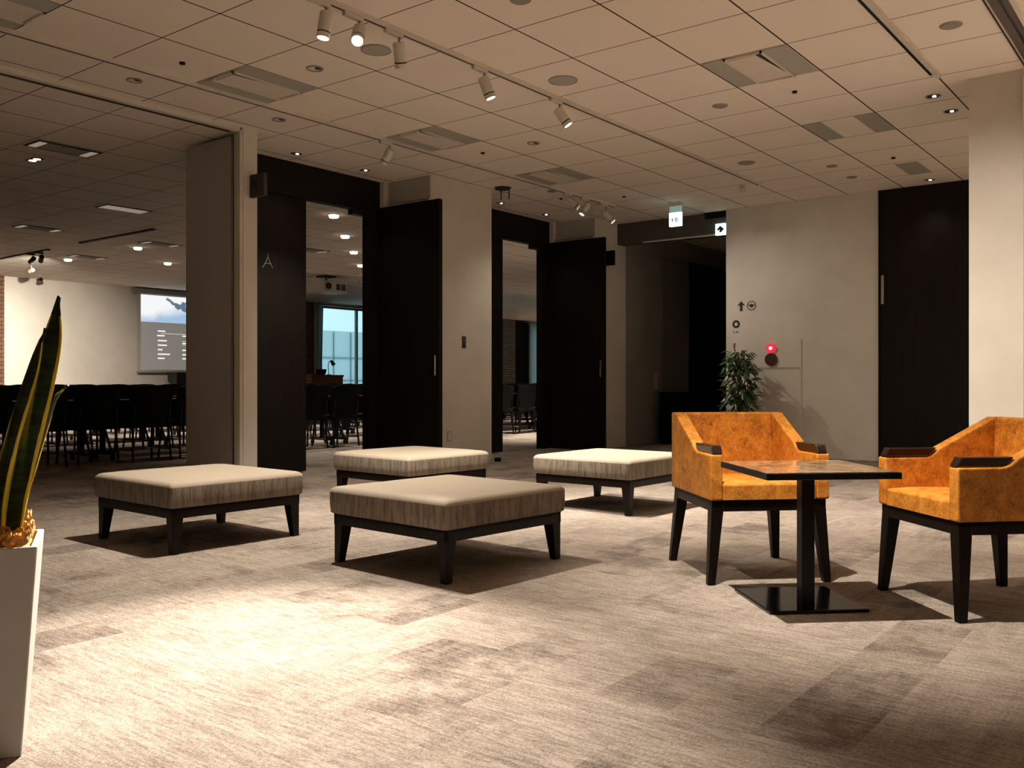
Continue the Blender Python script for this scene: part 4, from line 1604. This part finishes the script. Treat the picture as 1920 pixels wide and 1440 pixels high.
curtain('curtain', 'narrow gathered pale curtain at left edge of the bright window', XH + 0.16, 17.12, 17.34, 0.04, 3)
curtain('curtain', 'wide pale grey curtain seen through the farther door', XH + 0.16, 27.15, 29.2, 0.05, 11)
struct('trim_16', bx(XH + 0.08, XH + 0.22, 17.2, 21.4, 3.11, 3.15), M['grey_metal'])
struct('trim_17', bx(XH + 0.08, XH + 0.22, 27.0, 30.2, 3.11, 3.15), M['grey_metal'])

# building across the street
ob = thing('office_building', 'pale blue gridded building outside the hall window', 'building', (-62, 50, -8))
obj('facade', bx(-3, 0, -25, 25, 0, 13.4), M['facade'], ob)
b = bm_new()
for y in range(-24, 25, 2):
    box(b, 0, 0.10, y - 0.04, y + 0.04, 0, 13.3)
for z in range(1, 13, 2):
    box(b, 0, 0.10, -25, 25, z - 0.06, z + 0.06)
gl = obj('facade_grid', b, M['facade_line'], ob)
gl['label'] = 'darker joint lines of the facade'

# hall ceiling: lamps, linear fittings, dark tracks, projector
lamps = [(-14.29, 8.20, 'lit hall lamp above the dark slot track, left opening'), (-16.66, 8.20, 'lit hall lamp right of the two black spots'), (-15.70, 9.61, 'lit hall lamp nearest the grey panels, left opening'),
         (-9.43, 8.22, 'nearest lit lamp seen through the nearer door'), (-10.63, 9.49, 'second lit lamp seen through the nearer door'),
         (-11.82, 10.75, 'third lit lamp seen through the nearer door'), (-13.06, 12.06, 'fourth lit lamp seen through the nearer door'), (-14.3, 13.4, 'fifth lit lamp at the nearer door right edge'),
         (-9.2, 13.0, 'added hall lamp out of sight behind the farther open door leaf'), (-13.0, 19.0, 'added hall lamp out of sight deep in the hall'), (-16.5, 26.5, 'added hall lamp out of sight at far end of the hall')]  # the out-of-sight lamps are added to brighten the view through the doors
for x, y, lb in lamps:
    t = thing('hall_downlight', lb, 'downlight', (x, y, CEIL), 0, 'lit hall ceiling lamps')
    obj('trim_ring', disc(bm_new(), (0, 0, 0), 0.085, 24, 0.066, 'z', 0.01), M['white_metal'], t)
    obj('diffuser', lathe(bm_new(), [(0, -0.050), (0.055, -0.046), (0.066, -0.03), (0.066, 0)], 24), M['hall_lamp'], t)
    spot('hall_lamp', t, Vector((x, y, CEIL - 0.06)), (x, y, 0), (1500 if y > 25 else 1000 if y > 13.5 or y == 13.0 else 420 if y > 8.21 and x < -11 or x < -14 else 230), (100 if x < -14 else 88), 0.8, 0.05)
t = thing('recessed_downlight', 'twin lamp downlight in the dark near part of the hall ceiling', 'downlight', (-9.475, 4.327, CEIL))
obj('bezel', bx(-0.10, 0.10, -0.05, 0.05, -0.005, 0), M['dark_slot'], t)
obj('lamp', disc(bm_new(), (-0.048, 0, -0.005), 0.036, 20, 0, 'z', 0.003), M['lens_dim'], t)
obj('lamp', disc(bm_new(), (0.048, 0, -0.005), 0.036, 20, 0, 'z', 0.003), M['lens_dim'], t)


def troffer(x, y, label):
    t = thing('linear_ceiling_fitting', label, 'ceiling fitting', (x, y, CEIL), 0, 'rectangular hall ceiling fittings')
    obj('frame', bx(-0.16, 0.16, -0.31, 0.31, -0.006, 0), M['dark_slot'], t)
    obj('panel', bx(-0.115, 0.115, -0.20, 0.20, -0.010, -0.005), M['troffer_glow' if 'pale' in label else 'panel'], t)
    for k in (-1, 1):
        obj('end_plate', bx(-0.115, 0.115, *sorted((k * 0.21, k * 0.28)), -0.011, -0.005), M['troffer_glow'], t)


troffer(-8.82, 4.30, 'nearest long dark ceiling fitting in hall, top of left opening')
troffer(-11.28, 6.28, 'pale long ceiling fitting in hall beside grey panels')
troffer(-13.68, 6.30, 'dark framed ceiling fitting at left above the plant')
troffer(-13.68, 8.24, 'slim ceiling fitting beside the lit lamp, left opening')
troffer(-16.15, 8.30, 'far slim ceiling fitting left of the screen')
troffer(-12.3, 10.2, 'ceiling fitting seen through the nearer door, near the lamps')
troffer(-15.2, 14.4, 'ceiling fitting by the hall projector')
st = obj('dark_ceiling_track', bx(-1.08, 1.08, -0.03, 0.03, -0.02, 0), M['dark_slot'], None, (-13.47, 7.36, CEIL))
tag(st, 'long dark slot track on hall ceiling, without spots', 'lighting track')
st = thing('dark_ceiling_track', 'dark hall ceiling track carrying two black spots', 'lighting track', (-17.1, 7.40, CEIL))
obj('rail', bx(-1.5, 1.4, -0.025, 0.025, -0.03, 0), M['black_metal'], st)
spotlight(-16.3, 7.37, (XH, 7.3, 1.1), 'black hall spot, left one of the pair on dark track', 1000, 75, 1.0, group='black hall spots', mb='black_metal', lens='lens_dim')
spotlight(-16.0, 7.37, (XH, 8.9, 0.9), 'black hall spot, right one of the pair on dark track', 1200, 80, 1.0, group='black hall spots', mb='black_metal', lens='lens_dim')
for (x, y), lb in zip(((-18.2, 8.25), (-19.7, 9.1)), ('small pale wall camera under the hall ceiling', 'small dark wall camera just above the leaf tip')):
    t = thing('security_camera', lb, 'camera', (x, y, CEIL))
    obj('mount', tube(bm_new(), (0, 0, 0), (0, 0, -0.08), 0.012, n=8), M['grey_metal'], t)
    obj('body', tube(bm_new(), (-0.06, 0, -0.11), (0.06, 0, -0.09), 0.04, n=14), M['white_metal' if 'pale' in lb else 'black_metal'], t)
pj = thing('hall_projector', 'white ceiling projector seen through the nearer door', 'projector', (-15.1, 12.95, CEIL))
obj('ceiling_plate', bx(-0.15, 0.15, -0.15, 0.15, -0.03, 0), M['dark_slot'], pj)
obj('drop_pole', tube(bm_new(), (0, 0, -0.03), (0, 0, -0.12), 0.03), M['grey_metal'], pj)
b = bm_new()
pts = [(-.30, -.34), (.30, -.34), (.30, .30), (.22, .40), (-.22, .40), (-.30, .30)]
prism(b, pts, 'z', -0.36, -0.12)
bd = obj('body', b, M['white_metal'], pj, bevel=0.03, segs=3)
obj('vent_grille', bx(0.295, 0.312, 0.02, 0.12, -0.31, -0.18), M['dark_brown'], bd)
obj('vent_grille', bx(0.295, 0.312, 0.16, 0.27, -0.31, -0.18), M['dark_brown'], bd)
obj('lens', tube(bm_new(), (0.29, -0.2, -0.24), (0.33, -0.2, -0.24), 0.07, n=18), M['dark_slot'], bd)
